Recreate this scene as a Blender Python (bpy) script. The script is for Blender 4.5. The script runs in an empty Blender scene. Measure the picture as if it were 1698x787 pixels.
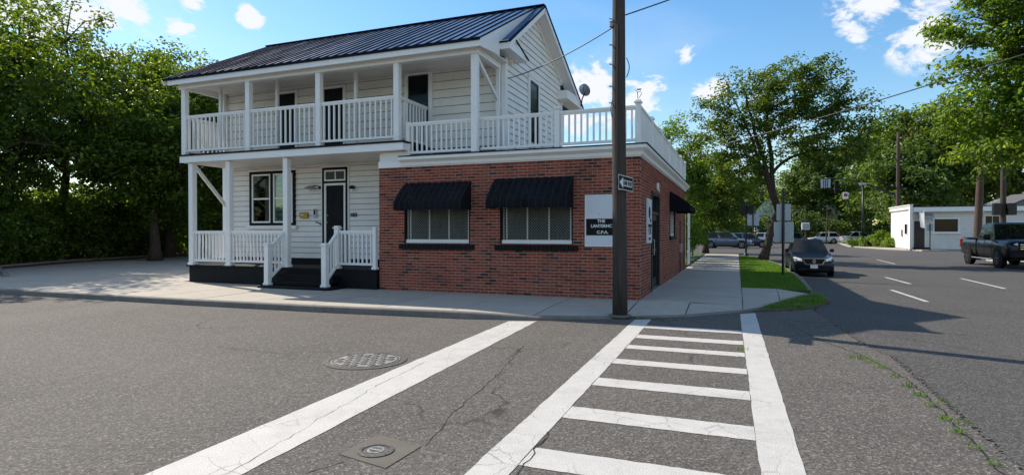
import bpy, bmesh, math, random
import numpy as np
from mathutils import Vector, Matrix
R = math.radians
rng = np.random.default_rng(7)
random.seed(7)
scn = bpy.context.scene
COL = scn.collection

# ---------------------------------------------------------------- camera
cam_d = bpy.data.cameras.new('camera')
cam = bpy.data.objects.new('camera', cam_d)
COL.objects.link(cam)
cam.location = (0, 0, 1.56)
cam.rotation_euler = (R(90 - 0.507), 0, R(21.23))
cam_d.sensor_width = 36
cam_d.sensor_fit = 'HORIZONTAL'
cam_d.lens = 960 / 1698 * 36
cam_d.clip_end = 3000
cam_d.clip_start = 0.05
scn.camera = cam

# ---------------------------------------------------------------- sky + sun
SUN_EL = R(40.2)
SUN_DIR = Vector((-0.947, 0.321, 0)).normalized()      # horizontal direction TOWARDS the sun
SUN_VEC = Vector((SUN_DIR.x * math.cos(SUN_EL), SUN_DIR.y * math.cos(SUN_EL), math.sin(SUN_EL)))
world = bpy.data.worlds.new('World')
scn.world = world
world.use_nodes = True
nt = world.node_tree
nt.nodes.clear()
L = nt.links.new
def N(t, tree=nt, **k):
    n = tree.nodes.new(t)
    for a, b in k.items():
        setattr(n, a, b)
    return n
out = N('ShaderNodeOutputWorld')
bg = N('ShaderNodeBackground')
bg.inputs[1].default_value = 0.088
sky = N('ShaderNodeTexSky')
sky.sky_type = 'NISHITA'
sky.sun_disc = False
sky.sun_elevation = SUN_EL
sky.sun_rotation = math.atan2(SUN_DIR.x, SUN_DIR.y)
sky.air_density = 1.25
sky.dust_density = 0.25
sky.ozone_density = 2.6
tc = N('ShaderNodeTexCoord')
# clouds: noise on a flat cloud layer, more of it in a few directions
def cam_ray(px, py):
    F = Vector((-math.sin(R(21.23)), math.cos(R(21.23)), -8.5 / 960)).normalized()
    Rt = Vector((math.cos(R(21.23)), math.sin(R(21.23)), 0))
    U = Rt.cross(F)
    return (F + Rt * ((px - 849) / 960) + U * (-(py - 393.5) / 960)).normalized()
CLOUDS = [(1530, 52, .048, 1.0), (1435, 16, .046, .95), (1140, 93, .024, .8), (985, 150, .060, 1.0), (1060, 165, .045, .95), (930, 190, .06, .9),
          (300, 46, .022, .9), (325, 12, .022, .8), (415, 32, .020, .9), (205, 4, .035, .9), (60, 12, .085, 1.0), (140, 22, .05, .9),
          (1180, 160, .035, .8), (1085, 195, .035, .6), (340, 165, .05, 1.0), (300, 200, .05, .8), (1250, 170, .03, .5),
          (700, -260, .10, .9), (1900, 120, .12, .9), (-300, 60, .12, .9), (1200, -300, .12, .9), (2300, 200, .14, .9)]
FILL_CLOUD_DIRS = [(Vector((math.sin(a)*math.cos(e), math.cos(a)*math.cos(e), math.sin(e))), r_) for a, e, r_ in [(R(70+i*21.5+(i*37 % 11)), R(12+(i*29 % 47)), .13+.05*((i*7) % 4)) for i in range(13)]] + [(Vector((.3*math.sin(i*2.1), .3*math.cos(i*2.1), .9)).normalized(), .14) for i in range(3)]  # clouds centred outside the view, added to brighten and neutralise the fill light
sep = N('ShaderNodeVectorMath', operation='NORMALIZE')
L(tc.outputs['Generated'], sep.inputs[0])
noi = N('ShaderNodeTexNoise'); noi.inputs['Scale'].default_value = 17; noi.inputs['Detail'].default_value = 8; noi.inputs['Roughness'].default_value = .62
noi.inputs['Distortion'].default_value = .35
mp = N('ShaderNodeMapping'); mp.inputs['Scale'].default_value = (1, 1, 1.7)
L(sep.outputs[0], mp.inputs[0]); L(mp.outputs[0], noi.inputs['Vector'])
acc = None
for (dir_, r, s) in [(cam_ray(px, py), r, s) for px, py, r, s in CLOUDS] + [(q, r, .95) for q, r in FILL_CLOUD_DIRS]:
    d = N('ShaderNodeVectorMath', operation='DISTANCE')
    L(sep.outputs[0], d.inputs[0]); d.inputs[1].default_value = dir_
    m = N('ShaderNodeMapRange'); m.inputs['From Min'].default_value = r * 1.35; m.inputs['From Max'].default_value = 0
    m.inputs['To Min'].default_value = 0; m.inputs['To Max'].default_value = s; m.clamp = True
    L(d.outputs['Value'], m.inputs['Value'])
    if acc is None: acc = m.outputs[0]
    else:
        x = N('ShaderNodeMath', operation='MAXIMUM'); L(acc, x.inputs[0]); L(m.outputs[0], x.inputs[1]); acc = x.outputs[0]
n3 = N('ShaderNodeMath', operation='MULTIPLY_ADD'); L(noi.outputs[0], n3.inputs[0]); n3.inputs[1].default_value = 2.2; n3.inputs[2].default_value = -.60
a1 = N('ShaderNodeMath', operation='MULTIPLY_ADD'); L(acc, a1.inputs[0]); a1.inputs[1].default_value = .72; L(n3.outputs[0], a1.inputs[2])
cl = N('ShaderNodeMapRange'); cl.interpolation_type = 'SMOOTHSTEP'
cl.inputs['From Min'].default_value = .70; cl.inputs['From Max'].default_value = 1.02
L(a1.outputs[0], cl.inputs['Value'])
# thin veil
noi2 = N('ShaderNodeTexNoise'); noi2.inputs['Scale'].default_value = 3.2; noi2.inputs['Detail'].default_value = 6
mp2 = N('ShaderNodeMapping'); mp2.inputs['Scale'].default_value = (1, 1, 3.0); L(sep.outputs[0], mp2.inputs[0]); L(mp2.outputs[0], noi2.inputs['Vector'])
veil = N('ShaderNodeMapRange'); veil.inputs['From Min'].default_value = .50; veil.inputs['From Max'].default_value = .8; veil.inputs['To Max'].default_value = .22
L(noi2.outputs[0], veil.inputs['Value'])
vm = N('ShaderNodeMath', operation='MAXIMUM'); gt = N('ShaderNodeMapRange'); gt.interpolation_type = 'SMOOTHSTEP'; gt.inputs['From Max'].default_value = .35; L(acc, gt.inputs['Value'])
cg = N('ShaderNodeMath', operation='MULTIPLY'); L(cl.outputs[0], cg.inputs[0]); L(gt.outputs[0], cg.inputs[1])
L(cg.outputs[0], vm.inputs[0]); L(veil.outputs[0], vm.inputs[1])
# a little richer blue than the bare sky model
gm = N('ShaderNodeGamma'); gm.inputs[1].default_value = 1.0
hs = N('ShaderNodeHueSaturation'); hs.inputs['Saturation'].default_value = 1.27; hs.inputs['Value'].default_value = 1.0
L(sky.outputs[0], hs.inputs['Color'])
mx = N('ShaderNodeMix', data_type='RGBA')
L(vm.outputs[0], mx.inputs['Factor']); L(hs.outputs[0], mx.inputs['A'])
mx.inputs['B'].default_value = (5.3, 5.5, 5.8, 1)
L(mx.outputs['Result'], bg.inputs[0]); L(bg.outputs[0], out.inputs[0])

sun_d = bpy.data.lights.new('sun', 'SUN')
sun_d.energy = 3.15; sun_d.angle = R(0.55); sun_d.color = (1.0, .90, .77)
sun = bpy.data.objects.new('sun', sun_d); COL.objects.link(sun)
sun.rotation_euler = SUN_VEC.to_track_quat('Z', 'Y').to_euler()
sun.location = (0, 0, 30)
vs = scn.view_settings
vs.view_transform = 'Standard'; vs.look = 'None'; vs.exposure = 1.0; vs.gamma = 1.0
scn.cycles.max_bounces = 7; scn.cycles.transparent_max_bounces = 12
scn.cycles.use_adaptive_sampling = True

# ---------------------------------------------------------------- helpers
def WM(o):
    m = Matrix.LocRotScale(o.location, o.rotation_euler, o.scale)
    return (WM(o.parent) @ o.matrix_parent_inverse @ m) if o.parent else m

def tag(o, label=None, cat=None, group=None, kind=None):
    if label: o['label'] = label
    if cat: o['category'] = cat
    if group: o['group'] = group
    if kind: o['kind'] = kind
    return o

def thing(name, loc, label, cat, group=None, rz=0):
    o = bpy.data.objects.new(name, None); COL.objects.link(o)
    o.empty_display_size = .3
    o.location = loc; o.rotation_euler = (0, 0, rz)
    return tag(o, label, cat, group)

def put(name, me, parent=None, loc=(0, 0, 0), rot=(0, 0, 0), sc=(1, 1, 1), world=True):
    o = bpy.data.objects.new(name, me); COL.objects.link(o)
    o.location = loc; o.rotation_euler = rot; o.scale = sc
    if parent:
        o.parent = parent
        if world: o.matrix_parent_inverse = WM(parent).inverted()
    return o

class MB:
    def __init__(s): s.v = []; s.f = []; s.mi = []; s.cur = 0
    def add(s, vs_, fs):
        b = len(s.v); s.v.extend([tuple(v) for v in vs_]); s.f.extend([tuple(i + b for i in f) for f in fs]); s.mi.extend([s.cur] * len(fs)); return s
    def box(s, a, b):
        x0, y0, z0 = [min(p, q) for p, q in zip(a, b)]; x1, y1, z1 = [max(p, q) for p, q in zip(a, b)]
        return s.add([(x0,y0,z0),(x1,y0,z0),(x1,y1,z0),(x0,y1,z0),(x0,y0,z1),(x1,y0,z1),(x1,y1,z1),(x0,y1,z1)],
                     [(0,3,2,1),(4,5,6,7),(0,1,5,4),(1,2,6,5),(2,3,7,6),(3,0,4,7)])
    def cbox(s, c, h, bev=0):
        """bevelled box from centre and half sizes"""
        if not bev: return s.box([c[i]-h[i] for i in range(3)], [c[i]+h[i] for i in range(3)])
        x, y, z = c; X, Y, Z = h; b = bev
        ring = [(-X+b,-Y),(X-b,-Y),(X,-Y+b),(X,Y-b),(X-b,Y),(-X+b,Y),(-X,Y-b),(-X,-Y+b)]
        def shr(r, k): return [(px*(X-k)/X, py*(Y-k)/Y) for px, py in r]
        vs_ = []
        for (rr, zz) in ((shr(ring, b), -Z), (ring, -Z+b), (ring, Z-b), (shr(ring, b), Z)):
            vs_ += [(x+p, y+q, z+zz) for p, q in rr]
        fs = [tuple(range(7, -1, -1)), tuple(range(24, 32))]
        for k in range(3):
            for i in range(8): j = (i+1) % 8; fs.append((k*8+i, k*8+j, k*8+8+j, k*8+8+i))
        return s.add(vs_, fs)
    def tube(s, pts, rad, n=8, cap=True):
        pts = [Vector(p) for p in pts]
        if not hasattr(rad, '__len__'): rad = [rad] * len(pts)
        vs_, fs = [], []
        prev = None
        for i, p in enumerate(pts):
            d = (pts[min(i+1, len(pts)-1)] - pts[max(i-1, 0)]).normalized()
            if prev is None:
                a = Vector((0, 0, 1)) if abs(d.z) < .9 else Vector((1, 0, 0))
                u = d.cross(a).normalized()
            else:
                u = (prev - d * prev.dot(d)).normalized()
            prev = u; w = d.cross(u)
            for k in range(n):
                t = 2 * math.pi * k / n
                vs_.append(p + (u * math.cos(t) + w * math.sin(t)) * rad[i])
        for i in range(len(pts) - 1):
            for k in range(n):
                j = (k+1) % n; fs.append((i*n+k, i*n+j, i*n+n+j, i*n+n+k))
        if cap: fs.append(tuple(range(n-1, -1, -1))); fs.append(tuple(range((len(pts)-1)*n, len(pts)*n)))
        return s.add(vs_, fs)
    def beam(s, a, b, w, h):
        """rectangular bar from a to b, w horizontal width, h other"""
        a = Vector(a); b = Vector(b); d = (b - a).normalized()
        u = d.cross(Vector((0, 0, 1)))
        u = u.normalized() if u.length > 1e-4 else Vector((1, 0, 0))
        v = u.cross(d)
        c = [a + u*w/2*i + v*h/2*j for i, j in ((-1,-1),(1,-1),(1,1),(-1,1))] + [b + u*w/2*i + v*h/2*j for i, j in ((-1,-1),(1,-1),(1,1),(-1,1))]
        return s.add(c, [(0,3,2,1),(4,5,6,7),(0,1,5,4),(1,2,6,5),(2,3,7,6),(3,0,4,7)])
    def prism(s, poly, axis, a, b):
        """extrude 2d polygon along axis 'x','y','z' from a to b. poly in the other two coords in order"""
        def P(p, t): return (t, p[0], p[1]) if axis == 'x' else ((p[0], t, p[1]) if axis == 'y' else (p[0], p[1], t))
        n = len(poly)
        return s.add([P(p, a) for p in poly] + [P(p, b) for p in poly],
                     [tuple(range(n-1, -1, -1)), tuple(range(n, 2*n))] + [(i, (i+1) % n, n+(i+1) % n, n+i) for i in range(n)])
    def lathe(s, prof, n=16, c=(0, 0, 0), axis='z'):
        vs_, fs = [], []
        for r, z in prof:
            for k in range(n):
                t = 2*math.pi*k/n; x, y = r*math.cos(t), r*math.sin(t)
                p = (x, y, z) if axis == 'z' else ((z, x, y) if axis == 'x' else (x, z, y))
                vs_.append((c[0]+p[0], c[1]+p[1], c[2]+p[2]))
        for i in range(len(prof)-1):
            for k in range(n): j = (k+1) % n; fs.append((i*n+k, i*n+j, i*n+n+j, i*n+n+k))
        fs.append(tuple(range(n-1, -1, -1))); fs.append(tuple(range((len(prof)-1)*n, len(prof)*n)))
        return s.add(vs_, fs)
    def mesh(s, name, mats, smooth=False, fix=True):
        me = bpy.data.meshes.new(name)
        me.from_pydata(s.v, [], s.f)
        if not isinstance(mats, (list, tuple)): mats = [mats]
        for m in mats: me.materials.append(m)
        if len(mats) > 1: me.polygons.foreach_set('material_index', s.mi)
        if fix:
            bm = bmesh.new(); bm.from_mesh(me); bmesh.ops.recalc_face_normals(bm, faces=bm.faces); bm.to_mesh(me); bm.free()
        if smooth: me.polygons.foreach_set('use_smooth', [True] * len(me.polygons))
        me.update()
        return me
    def build(s, name, mats, parent=None, smooth=False, world=True, **k):
        return put(name, s.mesh(name, mats, smooth), parent, world=world)

def struct(name, mb, mat, parent=None, smooth=False):
    o = mb.build(name, mat, parent, smooth)
    if not parent: o['kind'] = 'structure'
    return o

def copy_tree(o, parent=None):
    c = o.copy(); COL.objects.link(c); c.parent = parent
    for ch in [q for q in bpy.data.objects if q.parent == o]: copy_tree(ch, c)
    return c

# ---------------------------------------------------------------- materials
def mat(name, col, rough=.6, metal=0, spec=.5, fn=None, bump=None, coat=0):
    m = bpy.data.materials.new(name); m.use_nodes = True
    t = m.node_tree; b = t.nodes['Principled BSDF']
    b.inputs['Base Color'].default_value = (*col, 1); b.inputs['Roughness'].default_value = rough
    b.inputs['Metallic'].default_value = metal; b.inputs['Specular IOR Level'].default_value = spec
    if coat: b.inputs['Coat Weight'].default_value = coat; b.inputs['Coat Roughness'].default_value = .05
    if fn: fn(t, b)
    return m
def nd(t, ty, **k):
    n = t.nodes.new(ty)
    for a, b in k.items():
        if a in n.inputs: n.inputs[a].default_value = b
        else: setattr(n, a, b)
    return n
def coords(t, kind='Object', scale=(1, 1, 1)):
    c = nd(t, 'ShaderNodeTexCoord'); m = nd(t, 'ShaderNodeMapping'); m.inputs['Scale'].default_value = scale
    t.links.new(c.outputs[kind], m.inputs[0]); return m.outputs[0]
def worldpos(t, scale=(1, 1, 1)):
    g = nd(t, 'ShaderNodeNewGeometry'); m = nd(t, 'ShaderNodeMapping'); m.inputs['Scale'].default_value = scale
    t.links.new(g.outputs['Position'], m.inputs[0]); return m.outputs[0]
def noise(t, vec, sc, det=4, ro=.55, lo=.3, hi=.7, a=0., b=1.):
    n = nd(t, 'ShaderNodeTexNoise', Scale=sc, Detail=det, Roughness=ro); t.links.new(vec, n.inputs['Vector'])
    r = nd(t, 'ShaderNodeMapRange'); r.inputs['From Min'].default_value = lo; r.inputs['From Max'].default_value = hi
    r.inputs['To Min'].default_value = a; r.inputs['To Max'].default_value = b
    t.links.new(n.outputs[0], r.inputs['Value']); return r.outputs[0]
def mixc(t, f, a, b, mode='MIX'):
    m = nd(t, 'ShaderNodeMix', data_type='RGBA', blend_type=mode)
    for key, v in (('Factor', f), ('A', a), ('B', b)):
        if hasattr(v, 'type') and hasattr(v, 'is_linked'): t.links.new(v, m.inputs[key])
        elif key == 'Factor': m.inputs[key].default_value = v
        else: m.inputs[key].default_value = (*v, 1)
    return m.outputs['Result']
def math_(t, op, a, b=None, c=None):
    m = nd(t, 'ShaderNodeMath', operation=op)
    for i, v in enumerate((a, b, c)):
        if v is None: continue
        if hasattr(v, 'is_linked'): t.links.new(v, m.inputs[i])
        else: m.inputs[i].default_value = v
    return m.outputs[0]
def bump(t, b, h, st=.3, dist=.01):
    n = nd(t, 'ShaderNodeBump', Strength=st, Distance=dist); t.links.new(h, n.inputs['Height']); t.links.new(n.outputs[0], b.inputs['Normal'])
def rnd_island(t):
    g = nd(t, 'ShaderNodeNewGeometry'); o = nd(t, 'ShaderNodeObjectInfo')
    return math_(t, 'FRACT', math_(t, 'ADD', g.outputs['Random Per Island'], o.outputs['Random']))

def f_asphalt(base, warm, crack):
    def fn(t, b):
        v = worldpos(t)
        big = noise(t, v, .35, 5, .6, .3, .7)
        band = noise(t, worldpos(t, (.25, 1.2, 1)), .8, 4, .5, .35, .7)
        c = mixc(t, big, tuple(x*.84 for x in base), tuple(x*1.12 for x in warm))
        c = mixc(t, math_(t, 'MULTIPLY', band, .35), c, tuple(x*.72 for x in base))
        c = mixc(t, noise(t, v, 1.3, 3, .4, .66, .78, 0, .38), c, tuple(x*.45 for x in base))
        c = mixc(t, noise(t, worldpos(t, (.5, .08, 1)), 1.0, 3, .5, .5, .75, 0, .30), c, tuple(x*1.35 for x in warm))
        vo = nd(t, 'ShaderNodeTexVoronoi', Scale=70.); t.links.new(v, vo.inputs['Vector'])
        sp = nd(t, 'ShaderNodeSeparateColor'); t.links.new(vo.outputs['Color'], sp.inputs[0])
        st = nd(t, 'ShaderNodeMapRange'); st.inputs['From Min'].default_value = .62; st.inputs['From Max'].default_value = 1.; t.links.new(sp.outputs[0], st.inputs['Value'])
        c = mixc(t, math_(t, 'MULTIPLY', st.outputs[0], .75), c, tuple(min(1, x*2.6) for x in warm))
        dk = nd(t, 'ShaderNodeMapRange'); dk.inputs['From Min'].default_value = .45; dk.inputs['From Max'].default_value = 0.; t.links.new(sp.outputs[1], dk.inputs['Value'])
        c = mixc(t, math_(t, 'MULTIPLY', dk.outputs[0], .75), c, tuple(x*.30 for x in base))
        mid = noise(t, v, 16, 3, .6, .25, .75, 0, .35)
        c = mixc(t, mid, c, tuple(x*.66 for x in base))
        if crack:
            w = nd(t, 'ShaderNodeTexNoise', Scale=1.1, Detail=5.); t.links.new(v, w.inputs['Vector'])
            ad = nd(t, 'ShaderNodeVectorMath', operation='MULTIPLY_ADD'); t.links.new(w.outputs['Color'], ad.inputs[0]); ad.inputs[1].default_value = (.9, .9, 0); t.links.new(v, ad.inputs[2])
            vc = nd(t, 'ShaderNodeTexVoronoi', feature='DISTANCE_TO_EDGE', Scale=.32); t.links.new(ad.outputs[0], vc.inputs['Vector'])
            ck = nd(t, 'ShaderNodeMapRange'); ck.inputs['From Min'].default_value = .006; ck.inputs['From Max'].default_value = 0; t.links.new(vc.outputs['Distance'], ck.inputs['Value'])
            gate = noise(t, v, .5, 2, .5, .47, .6)
            c = mixc(t, math_(t, 'MULTIPLY', math_(t, 'MULTIPLY', ck.outputs[0], gate), .8), c, (.012, .012, .012))
        t.links.new(c, b.inputs['Base Color'])
        bump(t, b, vo.outputs['Distance'], .55, .006)
    return fn
M = {}
M['asphalt'] = mat('asphalt', (.1, .1, .1), .88, spec=.3, fn=f_asphalt((.102, .093, .083), (.124, .112, .098), True))
M['asphalt_new'] = mat('asphalt_new', (.06, .06, .06), .86, spec=.3, fn=f_asphalt((.079, .074, .069), (.092, .086, .079), False))

def f_concrete(a, b2, stain=.5, spk=True):
    def fn(t, b):
        v = worldpos(t)
        c = mixc(t, noise(t, v, 1.1, 6, .65, .3, .7), a, b2)
        c = mixc(t, noise(t, v, 6, 4, .6, .45, .75, 0, stain*.6), c, tuple(x*.55 for x in a))
        c = mixc(t, noise(t, v, 160, 2, .5, .3, .7, 0, .28), c, tuple(x*.6 for x in a))
        r = rnd_island(t)
        c = mixc(t, math_(t, 'MULTIPLY', r, .22), c, tuple(x*.7 for x in a))
        t.links.new(c, b.inputs['Base Color'])
        bump(t, b, noise(t, v, 120, 3), .25, .004)
    return fn
M['concrete'] = mat('concrete', (.3, .3, .28), .85, fn=f_concrete((.43, .385, .32), (.50, .455, .385)))
M['kerb'] = mat('kerb_concrete', (.3, .3, .28), .85, fn=f_concrete((.17, .16, .145), (.25, .235, .21), .9))
M['joint'] = mat('joint_dirt', (.025, .022, .019), .95)
M['patch'] = mat('patch_concrete', (.2, .18, .15), .9, fn=f_concrete((.12, .105, .085), (.17, .150, .122), .8))

def f_paint_road(t, b):
    v = worldpos(t)
    c = mixc(t, noise(t, v, 5, 5, .6, .3, .75, 0, .5), (.56, .54, .50), (.42, .405, .375))
    c = mixc(t, noise(t, v, 120, 3, .6, .58, .72, 0, .55), c, (.16, .15, .14))
    w = nd(t, 'ShaderNodeTexNoise', Scale=6., Detail=4.); t.links.new(v, w.inputs['Vector'])
    ad = nd(t, 'ShaderNodeVectorMath', operation='MULTIPLY_ADD'); t.links.new(w.outputs['Color'], ad.inputs[0]); ad.inputs[1].default_value = (.16, .16, 0); t.links.new(v, ad.inputs[2])
    vc = nd(t, 'ShaderNodeTexVoronoi', feature='DISTANCE_TO_EDGE', Scale=3.2); t.links.new(ad.outputs[0], vc.inputs['Vector'])
    ck = nd(t, 'ShaderNodeMapRange'); ck.inputs['From Min'].default_value = .018; ck.inputs['From Max'].default_value = .002; t.links.new(vc.outputs['Distance'], ck.inputs['Value'])
    gate = noise(t, v, .8, 2, .5, .42, .58)
    c = mixc(t, math_(t, 'MULTIPLY', math_(t, 'MULTIPLY', ck.outputs[0], gate), .6), c, (.14, .13, .12))
    c = mixc(t, noise(t, v, 1.6, 6, .7, .52, .8, 0, .55), c, (.30, .285, .26))
    t.links.new(c, b.inputs['Base Color'])
    bump(t, b, noise(t, v, 90, 3), .5, .004)
M['roadpaint'] = mat('road_paint', (.6, .6, .6), .7, fn=f_paint_road)

def f_white(a, d, k=.35):
    def fn(t, b):
        v = worldpos(t)
        c = mixc(t, noise(t, v, 2.2, 6, .65, .35, .75, 0, k), a, d)
        c = mixc(t, noise(t, worldpos(t, (14, 14, 1.2)), 3, 4, .6, .55, .8, 0, .35*k), c, tuple(x*.6 for x in d))
        t.links.new(c, b.inputs['Base Color'])
        bump(t, b, noise(t, worldpos(t, (3, 3, 30)), 8, 3), .08, .004)
    return fn
M['white'] = mat('white_paint', (.8, .8, .8), .42, fn=f_white((.86, .85, .83), (.70, .68, .64)))
M['trim'] = mat('white_trim_paint', (.8, .8, .8), .38, fn=f_white((.87, .86, .84), (.74, .73, .69)))
M['siding'] = mat('siding_paint', (.76, .75, .72), .5, fn=f_white((.86, .835, .785), (.70, .665, .60), .6))
M['sheath'] = mat('shadow_gap_sheathing', (.16, .15, .14), .9)  # dark base colour stands in for the shadow lines between clapboards
M['black'] = mat('black_paint', (.014, .015, .018), .6, spec=.2, fn=lambda t, b: t.links.new(mixc(t, noise(t, worldpos(t), 5, 5), (.004, .0045, .006), (.010, .011, .013)), b.inputs['Base Color']))
M['seam'] = mat('dark_gap', (.01, .01, .01), .9)
def f_metal_roof(t, b):
    v = worldpos(t)
    c = mixc(t, noise(t, v, 1.5, 5), (.010, .080, .200), (.020, .105, .250))
    c = mixc(t, noise(t, worldpos(t, (6, .5, .5)), 4, 4, .6, .5, .8, 0, .4), c, (.04, .095, .18))
    t.links.new(c, b.inputs['Base Color'])
    t.links.new(noise(t, v, 3, 4, .6, .3, .7, .30, .50), b.inputs['Roughness'])
    bump(t, b, noise(t, worldpos(t, (1, .35, .35)), 2.2, 2), .35, .03)
M['roof'] = mat('navy_metal_roof', (.02, .04, .09), .3, metal=.0, spec=.32, fn=f_metal_roof)
M['roofrib'] = mat('navy_roof_rib', (.003, .008, .022), .75, spec=.15)
def f_brick(t, b):
    r = rnd_island(t)
    cr = nd(t, 'ShaderNodeValToRGB'); cr.color_ramp.interpolation = 'LINEAR'
    el = cr.color_ramp.elements
    el[0].position = 0; el[0].color = (.05, .020, .018, 1); el[1].position = 1; el[1].color = (.36, .105, .055, 1)
    for p, c in ((.06, (.095, .028, .024)), (.16, (.20, .046, .030)), (.5, (.31, .066, .038)), (.78, (.38, .084, .045)), (.93, (.26, .056, .034))):
        e = el.new(p); e.color = (*c, 1)
    t.links.new(r, cr.inputs[0])
    v = worldpos(t)
    c = mixc(t, noise(t, v, 30, 4, .6, .35, .75, 0, .45), cr.outputs[0], (.07, .026, .020))
    c = mixc(t, noise(t, v, .9, 4, .6, .5, .8, 0, .18), c, (.33, .22, .17))
    c = mixc(t, noise(t, worldpos(t, (1, 1, .35)), 1.3, 5, .65, .5, .75, 0, .4), c, (.08, .028, .022))
    t.links.new(c, b.inputs['Base Color'])
    bump(t, b, noise(t, v, 90, 3), .5, .004)
M['brick'] = mat('red_brick', (.2, .06, .04), .82, spec=.3, fn=f_brick)
M['mortar'] = mat('mortar', (.42, .32, .26), .95, fn=lambda t, b: t.links.new(mixc(t, noise(t, worldpos(t), 3, 5), (.40, .30, .24), (.56, .43, .35)), b.inputs['Base Color']))
def f_awning(t, b):
    v = worldpos(t)
    t.links.new(mixc(t, noise(t, v, 3, 4), (.006, .007, .009), (.012, .014, .019)), b.inputs['Base Color'])
    bump(t, b, noise(t, v, 150, 2), .2, .002)
M['awning'] = mat('black_canvas', (.01, .012, .018), .9, spec=.15, fn=f_awning)
M['awning_dark'] = mat('black_canvas_stripe', (.003, .004, .006), .8)
M['glass'] = mat('dark_window_glass', (.005, .007, .009), .08, spec=.22)
def f_clear(t, b):
    o = t.nodes['Material Output']
    tr = nd(t, 'ShaderNodeBsdfTransparent'); tr.inputs[0].default_value = (.70, .78, .76, 1)
    gl = nd(t, 'ShaderNodeBsdfGlossy'); gl.inputs['Roughness'].default_value = .03
    fr = nd(t, 'ShaderNodeFresnel', IOR=1.45); ms = nd(t, 'ShaderNodeMixShader')
    t.links.new(fr.outputs[0], ms.inputs[0]); t.links.new(tr.outputs[0], ms.inputs[1]); t.links.new(gl.outputs[0], ms.inputs[2]); t.links.new(ms.outputs[0], o.inputs[0])
M['pane'] = mat('clear_pane', (.5, .5, .5), .05, fn=f_clear)
M['curtain'] = mat('curtain', (.30, .35, .34), .9, fn=lambda t, b: t.links.new(mixc(t, noise(t, worldpos(t, (1, 1, .05)), 14, 3), (.26, .31, .30), (.46, .52, .50)), b.inputs['Base Color']))
M['blind'] = mat('grey_blind', (.16, .17, .17), .9, fn=lambda t, b: t.links.new(mixc(t, noise(t, worldpos(t, (1, 1, .3)), 5, 3), (.030, .033, .036), (.12, .125, .12)), b.inputs['Base Color']))
M['grille'] = mat('grille_wire', (.26, .265, .25), .5, metal=.3)
M['brass'] = mat('brass', (.42, .27, .06), .35, metal=.8)
M['steel'] = mat('galvanised_steel', (.35, .36, .37), .42, metal=.8, fn=lambda t, b: t.links.new(mixc(t, noise(t, worldpos(t), 12, 4), (.30, .31, .32), (.45, .46, .47)), b.inputs['Base Color']))
M['signback'] = mat('sign_back_aluminium', (.38, .43, .47), .45, metal=.25)
M['signwhite'] = mat('sign_white', (.66, .70, .74), .4)
M['signblack'] = mat('sign_black', (.006, .006, .007), .6, spec=.2)
M['lettering'] = mat('white_lettering', (.72, .73, .72), .5)
M['iron'] = mat('cast_iron', (.09, .085, .08), .55, metal=.4, fn=lambda t, b: t.links.new(mixc(t, noise(t, worldpos(t), 30, 4), (.06, .055, .05), (.17, .16, .145)), b.inputs['Base Color']))
M['ironlight'] = mat('worn_iron', (.34, .32, .29), .5, metal=.35, fn=lambda t, b: t.links.new(mixc(t, noise(t, worldpos(t), 14, 4), (.16, .15, .14), (.46, .44, .40)), b.inputs['Base Color']))
def f_pole(a, c2):
    def fn(t, b):
        v = worldpos(t, (14, 14, .7))
        c = mixc(t, noise(t, v, 2, 5, .65, .3, .7), a, c2)
        c = mixc(t, noise(t, worldpos(t, (40, 40, 1)), 2, 4, .6, .55, .75, 0, .7), c, tuple(x*.3 for x in a))
        t.links.new(c, b.inputs['Base Color']); bump(t, b, noise(t, worldpos(t, (40, 40, 1.2)), 2, 4), .8, .012)
    return fn
M['pole'] = mat('weathered_pole_wood', (.05, .04, .034), .85, fn=f_pole((.030, .025, .022), (.075, .058, .048)))
M['pole_brown'] = mat('brown_pole_wood', (.12, .07, .05), .85, fn=f_pole((.055, .034, .026), (.11, .072, .054)))
M['darkmetal'] = mat('dark_painted_metal', (.014, .016, .018), .4, metal=.2)
M['cable'] = mat('cable', (.02, .02, .022), .6)
def f_bark(t, b):
    v = worldpos(t, (6, 6, 1.5)); t.links.new(mixc(t, noise(t, v, 4, 6, .65, .3, .7), (.035, .026, .020), (.105, .080, .060)), b.inputs['Base Color'])
    bump(t, b, noise(t, v, 7, 5), .8, .03)
M['bark'] = mat('bark', (.07, .05, .04), .9, spec=.2, fn=f_bark)

def leaf_mat(name, a, c, y, trans=.45):
    m = bpy.data.materials.new(name); m.use_nodes = True; t = m.node_tree; t.nodes.clear()
    o = nd(t, 'ShaderNodeOutputMaterial')
    g = nd(t, 'ShaderNodeNewGeometry')
    r = g.outputs['Random Per Island']
    cl_ = noise(t, worldpos(t), .55, 3, .6, .35, .65)
    col = mixc(t, r, a, c); col = mixc(t, math_(t, 'MULTIPLY', cl_, .6), col, y)
    col = mixc(t, math_(t, 'GREATER_THAN', math_(t, 'FRACT', math_(t, 'MULTIPLY', r, 37.)), .93), col, tuple(min(1, x*1.5) for x in y))
    p = nd(t, 'ShaderNodeBsdfPrincipled', Roughness=.42); t.links.new(col, p.inputs['Base Color']); p.inputs['Specular IOR Level'].default_value = .35
    tl = nd(t, 'ShaderNodeBsdfTranslucent'); tc_ = mixc(t, 1., col, (1.9, 1.75, .55), 'MULTIPLY'); t.links.new(tc_, tl.inputs[0])
    ms = nd(t, 'ShaderNodeMixShader'); ms.inputs[0].default_value = trans
    t.links.new(p.outputs[0], ms.inputs[1]); t.links.new(tl.outputs[0], ms.inputs[2]); t.links.new(ms.outputs[0], o.inputs[0])
    return m
M['leaf_dark'] = leaf_mat('leaf_dark', (.042, .090, .020), (.080, .14, .024), (.13, .185, .024), .52)
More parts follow.
